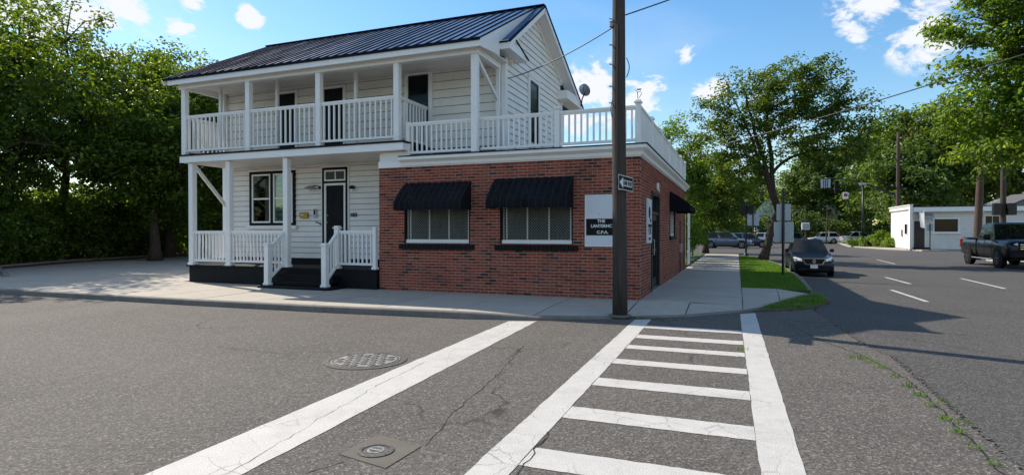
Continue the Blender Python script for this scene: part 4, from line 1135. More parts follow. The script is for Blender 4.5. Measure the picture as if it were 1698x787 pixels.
MB().tube([(-5.05, 20.1, 6.46), (-5.0, 19.75, 6.50), (-4.98, 19.7, 6.60)], .012, 6).build('feed_arm', M['darkmetal'], t)
t = thing('air_conditioner', (-3.4, 19.2, 3.42), 'grey rooftop air conditioning unit on the terrace behind the railing', 'air conditioner')
MB().cbox((-3.5, 19.2, 3.85), (.45, .4, .40), .02).build('case', M['steel'], t)
MB().lathe([(.30, 0), (.30, .02), (.0, .03)], 20, (-3.5, 19.2, 4.25)).build('fan_guard', M['darkmetal'], t)

# ================================================================ SIGN POSTS, SIGNALS
def sign_post(px, py, h, lab, plates, r_=.035, z0=.11, cat='sign post', name='sign_post'):
    t = thing(name, (px, py, z0), lab, cat)
    MB().tube([(px, py, z0-.05), (px, py, h)], r_, 10).build('post', M['darkmetal'], t)
    for (dx, z_a, z_b, wdt, mt_) in plates:
        MB().cbox((px+dx, py+.05, (z_a+z_b)/2), (wdt/2, .008, (z_b-z_a)/2), .006).build('sign_plate', M[mt_], t)
        MB().beam((px-.07, py+.036, (z_a+z_b)/2), (px+dx+wdt*.3, py+.036, (z_a+z_b)/2), .012, .05).build('bracket', M['steel'], t)
    return t
sign_post(1.44, 21.3, 3.02, 'black post on the verge carrying the grey backs of two signs', [(.02, 1.95, 2.50, .43, 'signback'), (.02, 1.22, 1.90, .60, 'signback')], .045)
sign_post(1.66, 69.5, 3.9, 'thin far signal post with a grey sign back beyond the verge tree', [(-.0, 2.3, 3.9, 1.25, 'signback')], .07, .0)
def ped_signal():
    x, y = .52, 38.0
    t = thing('pedestrian_signal', (x, y, .1), 'black pedestrian signal post at the end of the verge', 'pedestrian signal')
    MB().tube([(x, y, .05), (x, y, 3.45)], .06, 10).build('post', M['darkmetal'], t)
    MB().lathe([(.15, .10), (.15, .16), (.08, .30), (.06, .32)], 14, (x, y, 0)).build('base', M['darkmetal'], t)
    for dx in (-.20, .26):
        MB().cbox((x+dx, y-.02, 2.95), (.17, .12, .25), .02).build('signal_head', M['darkmetal'], t)
    MB().tube([(x, y, 3.45), (x, y, 3.55)], .08, 10).build('cap', M['steel'], t)
ped_signal()
def mast(x, y, h, tip, lab, plates, heads):
    t = thing('signal_mast', (x, y, .1), lab, 'traffic signal')
    MB().tube([(x, y, .0), (x, y, h)], [.14, .10], 12).build('pole_shaft', M['darkmetal'], t, smooth=True)
    A = Vector((x, y, h-.25)); B = Vector(tip); pts = []
    for i in range(13):
        s = i/12; p = A.lerp(B, s); p.z = A.z + (B.z-A.z)*math.sin(s*math.pi/2); pts.append(p)
    MB().tube(pts, [.10-.05*i/12 for i in range(13)], 8).build('mast_arm', M['darkmetal'], t, smooth=True)
    d = (B-A).normalized(); d.z = 0
    for (s, wd, hh, mt_) in plates:
        p = A.lerp(B, s); zz = A.z + (B.z-A.z)*math.sin(s*math.pi/2)
        o = MB().beam((p.x-d.x*wd/2, p.y-d.y*wd/2, zz-.1-hh/2), (p.x+d.x*wd/2, p.y+d.y*wd/2, zz-.1-hh/2), .03, hh).build('sign_plate', M[mt_], t)
        if mt_ == 'signback':
            q = MB()
            for k in (-.2, 0, .2): c_ = p+d*wd*k; q.beam((c_.x-.0, c_.y-.05, zz-.1-hh), (c_.x, c_.y-.05, zz-.1), .06, .02)
            q.build('stripe', M['signblack'], o)
    for (s, hh, mt_) in heads:
        p = A.lerp(B, s); zz = A.z + (B.z-A.z)*math.sin(s*math.pi/2)
        hd = MB().cbox((p.x, p.y-.1, zz-.25-hh/2), (.20, .15, hh/2), .03).build('signal_head', M[mt_], t)
        q = MB()
        for k in range(3): q.lathe([(.0, 0), (.12, 0), (.13, -.10), (.12, -.10), (.10, -.02), (.0, -.02)], 14, (p.x, p.y-.25, zz-.25-hh*(k+.5)/3), 'y')
        q.build('visor', M['plastic'], hd)
        MB().tube([(p.x, p.y, zz), (p.x, p.y, zz-.3)], .03, 6).build('hanger', M['darkmetal'], hd)
mast(15.4, 69.5, 5.5, (8.9, 71.3, 7.45), 'curved black signal mast arm reaching left over the avenue', [(.985, 1.0, .95, 'signback')], [(.83, 1.4, 'plastic')])
mast(-1.0, 71.0, 5.0, (3.6, 73.5, 6.6), 'far curved signal mast arm half hidden by the verge tree', [], [(.8, 1.1, 'plastic')])
t = thing('red_signal_sign', (10.75, 70.2, 5.3), 'small red and white sign hanging beside the far traffic light', 'sign')
MB().cbox((10.75, 70.2, 5.45), (.26, .03, .36), .02).build('plate', M['signwhite'], t)
MB().cbox((10.75, 70.16, 5.52), (.17, .012, .15), .01).build('red_mark', M['redlamp'], t)
MB().tube([(10.75, 70.2, 5.8), (10.75, 70.6, 7.3)], .03, 6).build('hanger', M['darkmetal'], t)
def lamp_pole(x, y, h, lab):
    t = thing('lamp_pole', (x, y, .05), lab, 'lamp post')
    MB().tube([(x, y, .0), (x, y, h)], [.13, .09], 10).build('pole_shaft', M['darkmetal'], t, smooth=True)
    MB().lathe([(.24, .0), (.24, .25), (.13, .45)], 14, (x, y, 0)).build('base', M['darkmetal'], t)
    MB().cbox((x, y, h+.12), (.30, .12, .12), .03).build('lamp_head', M['steel'], t)
    MB().cbox((x, y-.05, 2.2), (.14, .1, .3), .02).build('control_box', M['darkmetal'], t)
lamp_pole(12.05, 68.5, 6.4, 'dark lamp post standing behind the island shrubs')
def wood_pole(x, y, h, r0, lean, lab, mt_='pole_brown', arms=()):
    t = thing('utility_pole', (x, y, .05), lab, 'utility pole')
    n = 12; MB().tube([(x+lean[0]*i/n, y+lean[1]*i/n, h*i/n) for i in range(n+1)], [r0*(1-.4*i/n) for i in range(n+1)], 14).build('pole_shaft', M[mt_], t, smooth=True)
    for z_, w_ in arms:
        MB().beam((x-w_, y, z_), (x+w_*.8, y+.1, z_), .06, .08).build('crossarm', M[mt_], t)
        for s in (-.8, .6): MB().lathe([(.0, 0), (.06, .0), (.06, .12), (.0, .16)], 10, (x+w_*s, y, z_+.05)).build('insulator', M['steel'], t)
    return t
wood_pole(15.1, 68.5, 11.6, .20, (0, 0), 'slim utility pole left of the low white building', 'pole_brown', [(9.0, .7), (6.2, .6)])
wood_pole(12.85, 40.7, 11, .21, (.35, 0), 'leaning brown wooden pole behind the black pickup truck')
t = wood_pole(15.0, 43.4, 10.5, .17, (0, 0), 'dark pole with two square signal boxes behind the pickup', 'pole')
for dx in (-.36, .34): MB().cbox((15.0+dx, 43.2, 2.95), (.22, .15, .36), .03).build('signal_box', M['darkmetal'], t)
# far small posts
wood_pole(11.2, 88, 5.2, .10, (.15, 0), 'short far pole in front of the dark woods', 'pole_brown', [(4.6, .5)])
t = thing('notice_board', (8.7, 90, .1), 'white utility cabinet on a post in front of the far woods', 'cabinet')
MB().tube([(8.9, 90, .0), (8.9, 90, 5.2)], .10, 8).build('post', M['pole_brown'], t)
MB().cbox((8.9, 89.9, 2.4), (.50, .25, .48), .05).build('case', M['signwhite'], t)
MB().cbox((8.9, 89.62, 2.4), (.38, .02, .36), .02).build('door', M['signback'], t)

# gate at the far end of the brick wall
t = thing('garden_gate', (-1.9, 24.6, .1), 'narrow white vinyl gate with dark post past the brick wall', 'gate')
MB().cbox((-2.0, 24.25, 1.2), (.07, .12, 1.1), .01).build('dark_post', M['darkmetal'], t)
for i in range(5): MB().cbox((-1.84, 24.45+i*.17, 1.30), (.014, .078, 1.05), .004).build('gate_board', M['white'], t)
MB().cbox((-1.87, 24.8, .75), (.015, .45, .05)).cbox((-1.87, 24.8, 1.9), (.015, .45, .05)).build('rail', M['white'], t)
MB().cbox((-1.80, 24.6, 1.30), (.03, .05, .02)).build('latch', M['darkmetal'], t)

# ================================================================ WHITE LOW BUILDING (right, across)
LB = R(21.23)
wb = thing('white_shop', (13.9, 58.9, .1), 'low white painted flat roofed building with one dark wide window', 'building')
def wbx(a, b, name, mt_, parent=None, bev=0):
    return MB().cbox([(p+q)/2 for p, q in zip(a, b)], [abs(q-p)/2 for p, q in zip(a, b)], bev).build(name, M[mt_], parent or wb, world=False)
WH = 3.15
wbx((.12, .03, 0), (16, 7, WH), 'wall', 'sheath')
for i in range(18):
    z0 = .05+i*.171; o = wbx((.12, -.03+(i % 2)*.003, z0), (16, .03, z0+.150), 'clapboard', 'siding')
for i in range(14): wbx((.08, .02+i*.5, .05), (.12, .02+(i+1)*.5-.02, WH+.3), 'wall_board', 'siding')
wbx((-.10, -.35, 0), (.12, .03, WH+.62), 'parapet_wall', 'siding'); wbx((-.14, -.40, WH+.62), (.16, 7, WH+.70), 'coping', 'trim'); wbx((-.06, .03, WH+.30), (.10, 7, WH+.62), 'parapet_side', 'siding')
wbx((.12, -.40, WH), (16.2, 7, WH+.12), 'roof_edge', 'trim'); wbx((.16, -.34, WH+.12), (16.2, 7, WH+.44), 'roof', 'trim'); wbx((.18, -.2, WH+.44), (16.2, 7, WH+.50), 'flashing', 'darkmetal')
wbx((.16, -.42, WH+.02), (16.2, -.405, WH+.10), 'gutter', 'steel')
MB().tube([(5.0, -.42, WH), (5.0, -.08, WH-.25), (5.0, -.06, .2)], .04, 8).build('downpipe', M['white'], wb, world=False)
f = wbx((1.62, -.07, 1.42), (3.50, -.035, 2.70), 'window', 'trim'); wbx((1.74, -.09, 1.52), (3.38, -.072, 2.58), 'pane', 'glass', f); wbx((1.55, -.14, 1.34), (3.57, -.036, 1.42), 'window_sill', 'trim', f)
f = wbx((5.2, -.07, 2.05), (6.25, -.035, 2.86), 'window', 'trim'); wbx((5.27, -.09, 2.12), (5.70, -.072, 2.80), 'pane', 'glass', f); wbx((5.75, -.09, 2.12), (6.18, -.072, 2.80), 'pane', 'glass', f)
f = wbx((8.6, -.07, 2.0), (10.2, -.035, 2.86), 'window', 'trim'); wbx((8.7, -.09, 2.1), (10.1, -.072, 2.78), 'pane', 'glass', f)
d_ = wbx((.20, -.08, .05), (1.12, -.035, 2.50), 'door_frame', 'trim'); wbx((.27, -.10, .1), (1.04, -.085, 2.44), 'door', 'brown', d_)
for i in range(4): wbx((.28+i*.19, -.12, .12), (.28+i*.19+.17, -.10, 2.4), 'door_board', 'brown', d_)
wbx((.12, -.7, .0), (1.3, -.04, .18), 'step', 'black')
MB().prism([(-.04, 3.05), (-.55, 2.72), (-.55, 2.62), (-.04, 2.62)], 'x', .62, 1.62).build('door_canopy', M['signback'], wb, world=False)
f = wbx((.03, 1.0, 1.25), (.075, 1.9, 2.25), 'window', 'trim'); wbx((.02, 1.08, 1.32), (.028, 1.82, 2.18), 'pane', 'glass', f)
wbx((.0, 2.6, 1.1), (.075, 3.0, 1.7), 'meter_box', 'steel')
t = thing('flag', (14.35, 58.5, .1), 'folded white flag on a short pole by the brown door', 'flag', rz=LB)
MB().tube([(.1, .3, 3.0), (.1, -.5, 3.3)], .03, 6).build('pole', M['steel'], t, world=False)
MB().add([(.0, -.1, 3.2), (.2, -.5, 3.3), (.25, -.5, 1.8), (.05, -.3, 1.9), (.12, -.2, 3.2), (.16, -.3, 1.85)], [(0, 1, 2, 3), (1, 4, 5, 2)]).build('cloth', M['white'], t, world=False)
sign_post(14.9, 57.2, 2.3, 'thin sign post on the kerb before the brown door', [(0, 1.7, 2.25, .5, 'signback')], .04)
# grey house behind, and far white building
gh = thing('grey_house', (27.0, 69, .1), 'grey shingled house rising behind the low white building', 'house', rz=LB)
MB().box((-4, 0, 0), (12, 4, 3.6)).prism([(-4, 3.6), (2.0, 3.6), (-1, 4.9)], 'y', 0, 4).build('wall', M['greywall'], gh, world=False)
MB().prism([(-4.5, 3.45), (-1, 4.95), (2.5, 3.45), (2.5, 3.65), (-1, 5.15), (-4.5, 3.65)], 'y', -.4, 2.5).box((2, -.5, 3.6), (12.4, 4.4, 3.9)).build('roof', M['greyroof'], gh, world=False)
for x in (4.5, 7.5): 
    f = wbx((x, -.1, 4.5), (x+1.5, 2, 6.0), 'dormer', 'siding', gh); MB().prism([(x-.2, 6.0), (x+1.7, 6.0), (x+.75, 6.6)], 'y', -.3, 2).build('dormer_roof', M['greyroof'], gh, world=False); wbx((x+.4, -.13, 4.8), (x+1.1, -.1, 5.8), 'window', 'glass', f)
fh = thing('far_hall', (4.0, 112, .1), 'far pale building with a white roof seen through the verge tree', 'building')
MB().box((3, 112, 0), (16, 122, 4.6)).build('wall', M['siding'], fh)
MB().prism([(2.4, 4.6), (16.6, 4.6), (14.5, 7.3), (4.8, 7.3)], 'y', 111.5, 122.5).build('roof', M['signwhite'], fh)
for x in (5, 8, 11): f = MB().box((x, 111.9, 1.6), (x+1.2, 112, 3.4)).build('window', M['trim'], fh); MB().box((x+.1, 111.85, 1.7), (x+1.1, 111.92, 3.3)).build('pane', M['glass'], f)

# ================================================================ VEHICLES
def loft(rings, mb, close=True):
    n = len(rings[0]); b = len(mb.v)
    vs_ = [p for r_ in rings for p in r_]; fs = []
    for i in range(len(rings)-1):
        for k in range(n if close else n-1): j = (k+1) % n; fs.append((i*n+k, i*n+j, i*n+n+j, i*n+n+k))
    fs += [tuple(range(n-1, -1, -1)), tuple(range((len(rings)-1)*n, len(rings)*n))]
    return mb.add(vs_, fs)
def body_ring(y, w, z0, zs, zt, bul=.04):
    """cross section at length position y: half width w, sill z0, shoulder zs, top zt"""
    h = [(w*.86, z0), (w-.01, z0+.06), (w+bul*.6, z0+(zs-z0)*.55), (w, zs-.04), (w-.05, zs), (w*.72, zt-.01), (w*.3, zt)]
    return [(x, y, z) for x, z in h] + [(-x, y, z) for x, z in reversed(h)]
def wheel(parent, x, y, r_, w_, s, rim='rim', spokes=7):
    """s = +1 outer face to +x"""
    t = MB().lathe([(r_*.62, -w_/2), (r_*.94, -w_/2), (r_, -w_/2+.03), (r_, w_/2-.03), (r_*.94, w_/2), (r_*.62, w_/2)], 28, (x, y, r_), 'x').build('wheel', M['tyre'], parent, world=False)
    m = MB(); fx = x + s*(w_/2)
    m.lathe([(r_*.66, -s*.02), (r_*.66, s*.008), (r_*.58, s*.008), (r_*.56, -s*.04)], 28, (fx, y, r_), 'x')
    m.lathe([(r_*.14, -s*.03), (r_*.14, s*.004), (.01, s*.008)], 14, (fx, y, r_), 'x')
    for k in range(spokes):
        a = 2*math.pi*k/spokes; m.beam((fx-s*.01, y+math.cos(a)*r_*.1, r_+math.sin(a)*r_*.1), (fx-s*.006, y+math.cos(a)*r_*.6, r_+math.sin(a)*r_*.6), .035, r_*.12)
    m.build('rim', M[rim], t, world=False)
    MB().lathe([(r_*.56, 0), (.01, 0)], 24, (fx-s*.05, y, r_), 'x').build('brake_disc', M['plastic'], t, world=False)
def face_panel(q, off, inset, name, mt_, parent, sub=None):
    """q = 4 corner Vectors of a face; makes a panel inset and pushed out"""
    q = [Vector(p) for p in q]; c = sum(q, Vector())/4; n = (q[1]-q[0]).cross(q[3]-q[0]).normalized()
    e = []
    for i in range(4):
        a, b, d = q[i-1], q[i], q[(i+1) % 4]
        e.append(b + ((a-b).normalized() + (d-b).normalized())*inset + n*off)
    m = MB().add(e + [p - n*.02 for p in e], [(0,1,2,3), (4,7,6,5), (0,4,5,1), (1,5,6,2), (2,6,7,3), (3,7,4,0)])
    return m.build(name, M[mt_], parent, world=False)
def car(name, loc, rz, label, pm, L_=4.6, W=1.82, H=1.45, kind='sedan', sc=(1, 1, 1), rim='rim', group=None, detail=True):
    """front towards -y in local space, origin at ground centre"""
    t = thing(name, loc, label, 'car', group, rz); t.scale = sc
    w = W/2; f = -L_/2; b = L_/2
    belt = .92 if kind != 'suv' else 1.02; gc = .20; hood = belt-.08
    st = [(f, w*.80, .30, .60, .62), (f+.10, w*.92, gc, .66, .70), (f+.45, w*.985, gc, .76, hood-.10), (f+1.15, w, gc, .86, hood), (-L_*.13, w, gc, .90, belt), (L_*.22, w, gc, .92, belt)]
    if kind == 'sedan': st += [(b-.55, w*.98, gc, .92, belt+.04), (b-.10, w*.92, gc+.05, .90, belt+.0), (b, w*.84, .34, .78, .80)]
    else: st += [(b-.35, w*.98, gc, .94, belt+.02), (b-.05, w*.93, gc+.05, .94, belt+.0), (b, w*.88, .34, .90, .94)]
    m = loft([body_ring(*s) for s in st], MB()); m.build('body', M[pm], t, True, world=False)
    # cabin
    if kind == 'sedan': yb0, yb1, yt0, yt1 = -L_*.20, L_*.36, -L_*.035, L_*.20
    elif kind == 'hatch': yb0, yb1, yt0, yt1 = -L_*.22, L_*.475, -L_*.06, L_*.36
    else: yb0, yb1, yt0, yt1 = -L_*.22, L_*.485, -L_*.06, L_*.42
    wb_, wt = w*.93, w*.70
    z0, z1 = belt-.04, H-.03
    def ring(y, zz, ww): return [(ww, y, zz)]
    B = [Vector((s*wb_, y, z0)) for y in (yb0, yb1) for s in (-1, 1)]; T = [Vector((s*wt, y, z1)) for y in (yt0, yt1) for s in (-1, 1)]
    m = MB()
    top = [Vector((s*wt*.8, y, H)) for y in (yt0+.12, yt1-.12) for s in (-1, 1)]
    m.add(B + T + top, [(0, 1, 5, 4), (3, 2, 6, 7), (1, 3, 7, 5), (2, 0, 4, 6), (4, 5, 9, 8), (5, 7, 11, 9), (7, 6, 10, 11), (6, 4, 8, 10), (8, 9, 11, 10)])
    m.build('cabin', M[pm], t, world=False)
    face_panel([B[0], B[1], T[1], T[0]], .006, .07, 'windscreen', 'carglass', t)
    face_panel([B[3], B[2], T[2], T[3]], .006, .09, 'rear_window', 'carglass', t)
    for s, (b0, b1, t0, t1) in ((1, (B[1], B[3], T[1], T[3])), (-1, (B[0], B[2], T[0], T[2]))):
        for p, q in ((.0, .47), (.50, 1.)):
            Q = [b0.lerp(b1, p), b0.lerp(b1, q), t0.lerp(t1, q), t0.lerp(t1, p)]
            if s < 0: Q = [Q[1], Q[0], Q[3], Q[2]]
            face_panel(Q, .006, .055, 'side_window', 'carglass', t)
    r_ = .335 if kind != 'suv' else .36
    ya, yc = f+.88, b-.95
    for yy in (ya, yc):
        for s in (-1, 1):
            MB().lathe([(r_+.055, -.02), (r_+.055, .02), (r_+.01, .022)], 28, (s*(w-.005), yy, r_+.0), 'x').build('wheel_arch', M['plastic'], t, world=False)
            wheel(t, s*(w-.09), yy, r_, .23, s, rim)
    for s in (-1, 1):
        MB().cbox((s*(w+.10), yb0+.28, belt+.07), (.10, .06, .07), .03).build('mirror', M[pm], t, world=False)
        if detail:
            m = MB().beam((s*(w+.022), yb0+.10, .35), (s*(w+.012), yb0+.10, .88), .006, .012).beam((s*(w+.022), yb0+1.12, .35), (s*(w+.012), yb0+1.12, .88), .006, .012).beam((s*(w+.022), yb0+2.0, .45), (s*(w+.012), yb0+2.0, .88), .006, .012)
            m.build('door_gap', M['seam'], t, world=False)
            [MB().cbox((s*(w+.022), yb0+q, .80), (.012, .09, .014), .004).build('door_handle', M[pm], t, world=False) for q in (.95, 1.9)]
    # front: headlights, grille, plate, bumper
    for s in (-1, 1):
        m = MB().add([(s*.50, f-.012, .60), (s*.76, f+.05, .62), (s*.87, f+.34, .74), (s*.80, f+.30, .775), (s*.52, f+.05, .70),
                      (s*.50, f+.06, .60), (s*.72, f+.20, .62), (s*.82, f+.40, .72), (s*.76, f+.40, .76), (s*.52, f+.12, .69)],
                     [(0, 1, 2, 3, 4), (9, 8, 7, 6, 5), (0, 5, 6, 1), (1, 6, 7, 2), (2, 7, 8, 3), (3, 8, 9, 4), (4, 9, 5, 0)])
        m.build('headlight', M['lamp'], t, world=False)
        m = MB().lathe([(.0, -.03), (.045, -.02), (.05, 0)], 14, (s*.66, f+.03, .38), 'y').build('fog_light', M['lamp'], t, world=False)
        MB().cbox((s*(w-.17), b-.03, .82), (.14, .05, .09), .02).build('tail_light', M['redlamp'], t, world=False)
    g_ = MB().add([(-.46, f-.02, .70), (.46, f-.02, .70), (.34, f-.035, .50), (-.34, f-.035, .50), (-.46, f+.05, .70), (.46, f+.05, .70), (.34, f+.05, .50), (-.34, f+.05, .50)], [(0,1,2,3),(4,7,6,5),(0,4,5,1),(1,5,6,2),(2,6,7,3),(3,7,4,0)]).build('grille', M['plastic'], t, world=False)
    m = MB().beam((-.50, f-.025, .715), (.50, f-.025, .715), .03, .03).beam((-.49, f-.03, .71), (-.35, f-.04, .49), .03, .03).beam((.49, f-.03, .71), (.35, f-.04, .49), .03, .03).beam((-.36, f-.04, .49), (.36, f-.04, .49), .03, .02)
    m.build('grille_surround', M['chrome'], g_, world=False)
    MB().lathe([(.075, -.03), (.075, -.045), (.045, -.045), (.045, -.03)], 20, (0, f-.02, .605), 'y').cbox((0, f-.055, .605), (.012, .006, .07)).build('badge', M['chrome'], g_, world=False)
    MB().cbox((0, f-.04, .405), (.16, .012, .075), .008).build('number_plate', M['lettering'], t, world=False)
    MB().cbox((0, f+.04, .29), (w*.72, .06, .055), .02).build('lower_intake', M['plastic'], t, world=False)
    MB().cbox((0, b-.02, .55), (.26, .02, .07), .01).build('rear_plate', M['lettering'], t, world=False)
    MB().cbox((0, .1, .22), (w*.8, L_/2-.5, .08)).build('underbody', M['plastic'], t, world=False)
    return t
car('parked_sedan', (2.52, 24.75, 0), 0, 'black sedan with chrome grille parked at the verge facing the camera', 'car_black', kind='sedan', sc=(.74, .88, .90))
car('station_wagon', (-.9, 61.2, 0), R(82), 'grey blue station wagon half hidden by shrubs at the cross street', 'car_blue', L_=4.7, H=1.62, kind='suv', sc=(1, 1, 1.02))
car('parked_car', (1.2, 65.2, 0), R(84), 'dark navy car just behind the grey blue wagon', 'car_dkblue', L_=4.4, H=1.5, kind='hatch')
car('parked_hatchback', (11.1, 90.2, 0), R(-84), 'small white hatchback in front of the far woods', 'car_white', L_=4.1, H=1.5, kind='hatch', sc=(1, 1, 1.05))
car('parked_sedan', (15.0, 86.8, 0), R(100), 'pale silver sedan beyond the island shrubs', 'car_silver', L_=4.7, H=1.45, kind='sedan', sc=(1, 1, 1.15))
car('parked_car', (20.6, 88.5, 0), R(60), 'dark red tinted car in shade left of the thin pole', 'car_dkblue', L_=4.4, H=1.5, kind='suv')
car('parked_car', (6.3, 93.0, 0), R(-80), 'black car roof showing behind the black sedan', 'car_black', L_=4.5, H=1.5, kind='suv')
car('parked_car', (2.9, 88, 0), R(-80), 'far white car glimpsed between verge tree and sign post', 'car_white', L_=4.3, H=1.5, kind='hatch')

# pickup -----------------------------------------------------------------
def pickup(loc, rz, sc):
    t = thing('pickup_truck', loc, 'black crew cab pickup truck parked at the right edge of the avenue', 'pickup truck', None, rz); t.scale = sc
    W = 2.0; w = W/2; f, b = -2.9, 2.9; pm = 'car_pick'
    st = [(f, w*.86, .48, .95, 1.00), (f+.08, w*.95, .42, 1.05, 1.10), (f+.35, w, .42, 1.12, 1.20), (f+1.3, w, .42, 1.18, 1.24), (f+1.75, w, .42, 1.18, 1.26), (.65, w, .42, 1.18, 1.24), (.9, w, .44, 1.18, 1.24), (b-.45, w, .46, 1.18, 1.24), (b-.12, w*.985, .50, 1.16, 1.23), (b, w*.93, .56, 1.10, 1.19)]
    loft([body_ring(y, ww, z0, zs, zt, .03) for y, ww, z0, zs, zt in st], MB()).build('body', M[pm], t, True, world=False)
    MB().cbox((0, b+.0, .88), (w*.80, .02, .26), .015).build('tailgate', M[pm], t, world=False)
    MB().cbox((-w-.0, .655, .85), (.035, .008, .36)).cbox((w+.0, .655, .85), (.035, .008, .36)).build('bed_gap', M['seam'], t, world=False)
    MB().cbox((0, (.7+b)/2, 1.252), (w-.10, (b-.75)/2, .02), .01).build('tonneau_cover', M['plastic'], t, world=False)
    # cab
    B = [Vector((s*w*.96, y, 1.20)) for y in (-1.45, .60) for s in (-1, 1)]; T = [Vector((s*w*.78, y, 1.88)) for y in (-.75, .42) for s in (-1, 1)]
    top = [Vector((s*w*.66, y, 1.94)) for y in (-.6, .32) for s in (-1, 1)]
    MB().add(B+T+top, [(0, 1, 5, 4), (3, 2, 6, 7), (1, 3, 7, 5), (2, 0, 4, 6), (4, 5, 9, 8), (5, 7, 11, 9), (7, 6, 10, 11), (6, 4, 8, 10), (8, 9, 11, 10)]).build('cabin', M[pm], t, world=False)
    face_panel([B[0], B[1], T[1], T[0]], .006, .06, 'windscreen', 'carglass', t); face_panel([B[3], B[2], T[2], T[3]], .006, .1, 'rear_window', 'carglass', t)
    for s, (b0, b1, t0, t1) in ((1, (B[1], B[3], T[1], T[3])), (-1, (B[0], B[2], T[0], T[2]))):
        for p, q in ((.02, .50), (.53, .99)):
            Q = [b0.lerp(b1, p), b0.lerp(b1, q), t0.lerp(t1, q), t0.lerp(t1, p)]
            if s < 0: Q = [Q[1], Q[0], Q[3], Q[2]]
            face_panel(Q, .006, .06, 'side_window', 'carglass', t)
    for yy in (-1.88, 1.72):
        for s in (-1, 1):
            MB().lathe([(.50, -.03), (.50, .03), (.46, .032)], 28, (s*(w-.0), yy, .44), 'x').build('wheel_arch', M['plastic'], t, world=False)
            wheel(t, s*(w-.09), yy, .425, .28, s, 'rimdark', 6)
    for s in (-1, 1):
        MB().cbox((s*(w+.16), -1.12, 1.30), (.13, .07, .12), .03).build('mirror', M['plastic'], t, world=False)
        MB().beam((s*(w+.035), -1.25, .50), (s*(w+.006), -1.25, 1.16), .006, .012).beam((s*(w+.035), -.35, .50), (s*(w+.006), -.35, 1.16), .006, .012).build('door_gap', M['seam'], t, world=False)
        [MB().cbox((s*(w+.03), q, 1.06), (.014, .10, .018), .004).build('door_handle', M['chrome'], t, world=False) for q in (-.50, .40)]
        MB().tube([(s*(w+.02), -1.30, .38), (s*(w+.08), -1.15, .36), (s*(w+.08), .95, .36), (s*(w+.02), 1.1, .38)], .035, 8).build('side_step', M['chrome'], t, world=False)
        MB().add([(s*.62, f-.01, .98), (s*.93, f+.06, .98), (s*.99, f+.30, 1.06), (s*.96, f+.26, 1.10), (s*.62, f+.03, 1.07), (s*.62, f+.2, .98), (s*.80, f+.3, .98), (s*.9, f+.4, 1.06), (s*.9, f+.4, 1.09), (s*.62, f+.2, 1.06)],
                 [(0, 1, 2, 3, 4), (9, 8, 7, 6, 5), (0, 5, 6, 1), (1, 6, 7, 2), (2, 7, 8, 3), (3, 8, 9, 4), (4, 9, 5, 0)]).build('headlight', M['lamp'], t, world=False)
        MB().lathe([(.0, -.03), (.05, -.02), (.055, 0)], 14, (s*.72, f+.0, .62), 'y').build('fog_light', M['lamp'], t, world=False)
        MB().cbox((s*(w-.06), b-.03, 1.0), (.07, .06, .20), .02).build('tail_light', M['redlamp'], t, world=False)
    g_ = MB().cbox((0, f+.0, .92), (.60, .05, .17), .03).build('grille', M['plastic'], t, world=False)
    m = MB()
    for z_ in (.83, .92, 1.01): m.beam((-.56, f-.055, z_), (.56, f-.055, z_), .015, .025)
    m.build('grille_bar', M['chrome'], g_, world=False)
    MB().cbox((0, f+.0, .58), (w*.9, .09, .13), .04).build('front_bumper', M['plastic'], t, world=False)
    MB().cbox((0, b+.05, .60), (w*.93, .10, .10), .03).build('rear_bumper', M['chrome'], t, world=False)
    MB().cbox((0, 0, .42), (w*.8, 2.6, .08)).build('underbody', M['plastic'], t, world=False)
pickup((11.65, 33.3, 0), 0, (.95, .97, 1.03))

# ================================================================ TREES
def leaf_mesh(name, pts, nrm, size, m, asp=.55, fold=.18):
    """one folded pointed leaf (2 quads) at every point; numpy arrays"""
    n = len(pts); v = nrm / np.linalg.norm(nrm, axis=1)[:, None]
    t = rng.normal(size=(n, 3)); t -= (t*v).sum(1)[:, None]*v; t /= np.linalg.norm(t, axis=1)[:, None]
    u = np.cross(v, t); s = (size*rng.uniform(.6, 1.35, n))[:, None]
    P = np.empty((n, 6, 3))
    P[:, 0] = pts - t*s*.5; P[:, 3] = pts + t*s*.5 - v*s*.08
    P[:, 1] = pts - t*s*.12 + u*s*asp*.5 + v*s*fold; P[:, 2] = pts + t*s*.24 + u*s*asp*.36 + v*s*fold*.7
    P[:, 5] = pts - t*s*.12 - u*s*asp*.5 + v*s*fold; P[:, 4] = pts + t*s*.24 - u*s*asp*.36 + v*s*fold*.7
    me = bpy.data.meshes.new(name)
    me.vertices.add(n*6); me.vertices.foreach_set('co', P.reshape(-1).astype(np.float32))
    base = (np.arange(n)*6)[:, None]
    F = np.concatenate([base+np.array([[0, 1, 2, 3]]), base+np.array([[0, 3, 4, 5]])], 1).reshape(-1)
    me.loops.add(n*8); me.loops.foreach_set('vertex_index', F.astype(np.int32))
    me.polygons.add(n*2); me.polygons.foreach_set('loop_start', np.arange(0, n*8, 4).astype(np.int32)); me.polygons.foreach_set('loop_total', np.full(n*2, 4, np.int32))
    me.materials.append(m); me.update(calc_edges=True)
    return me
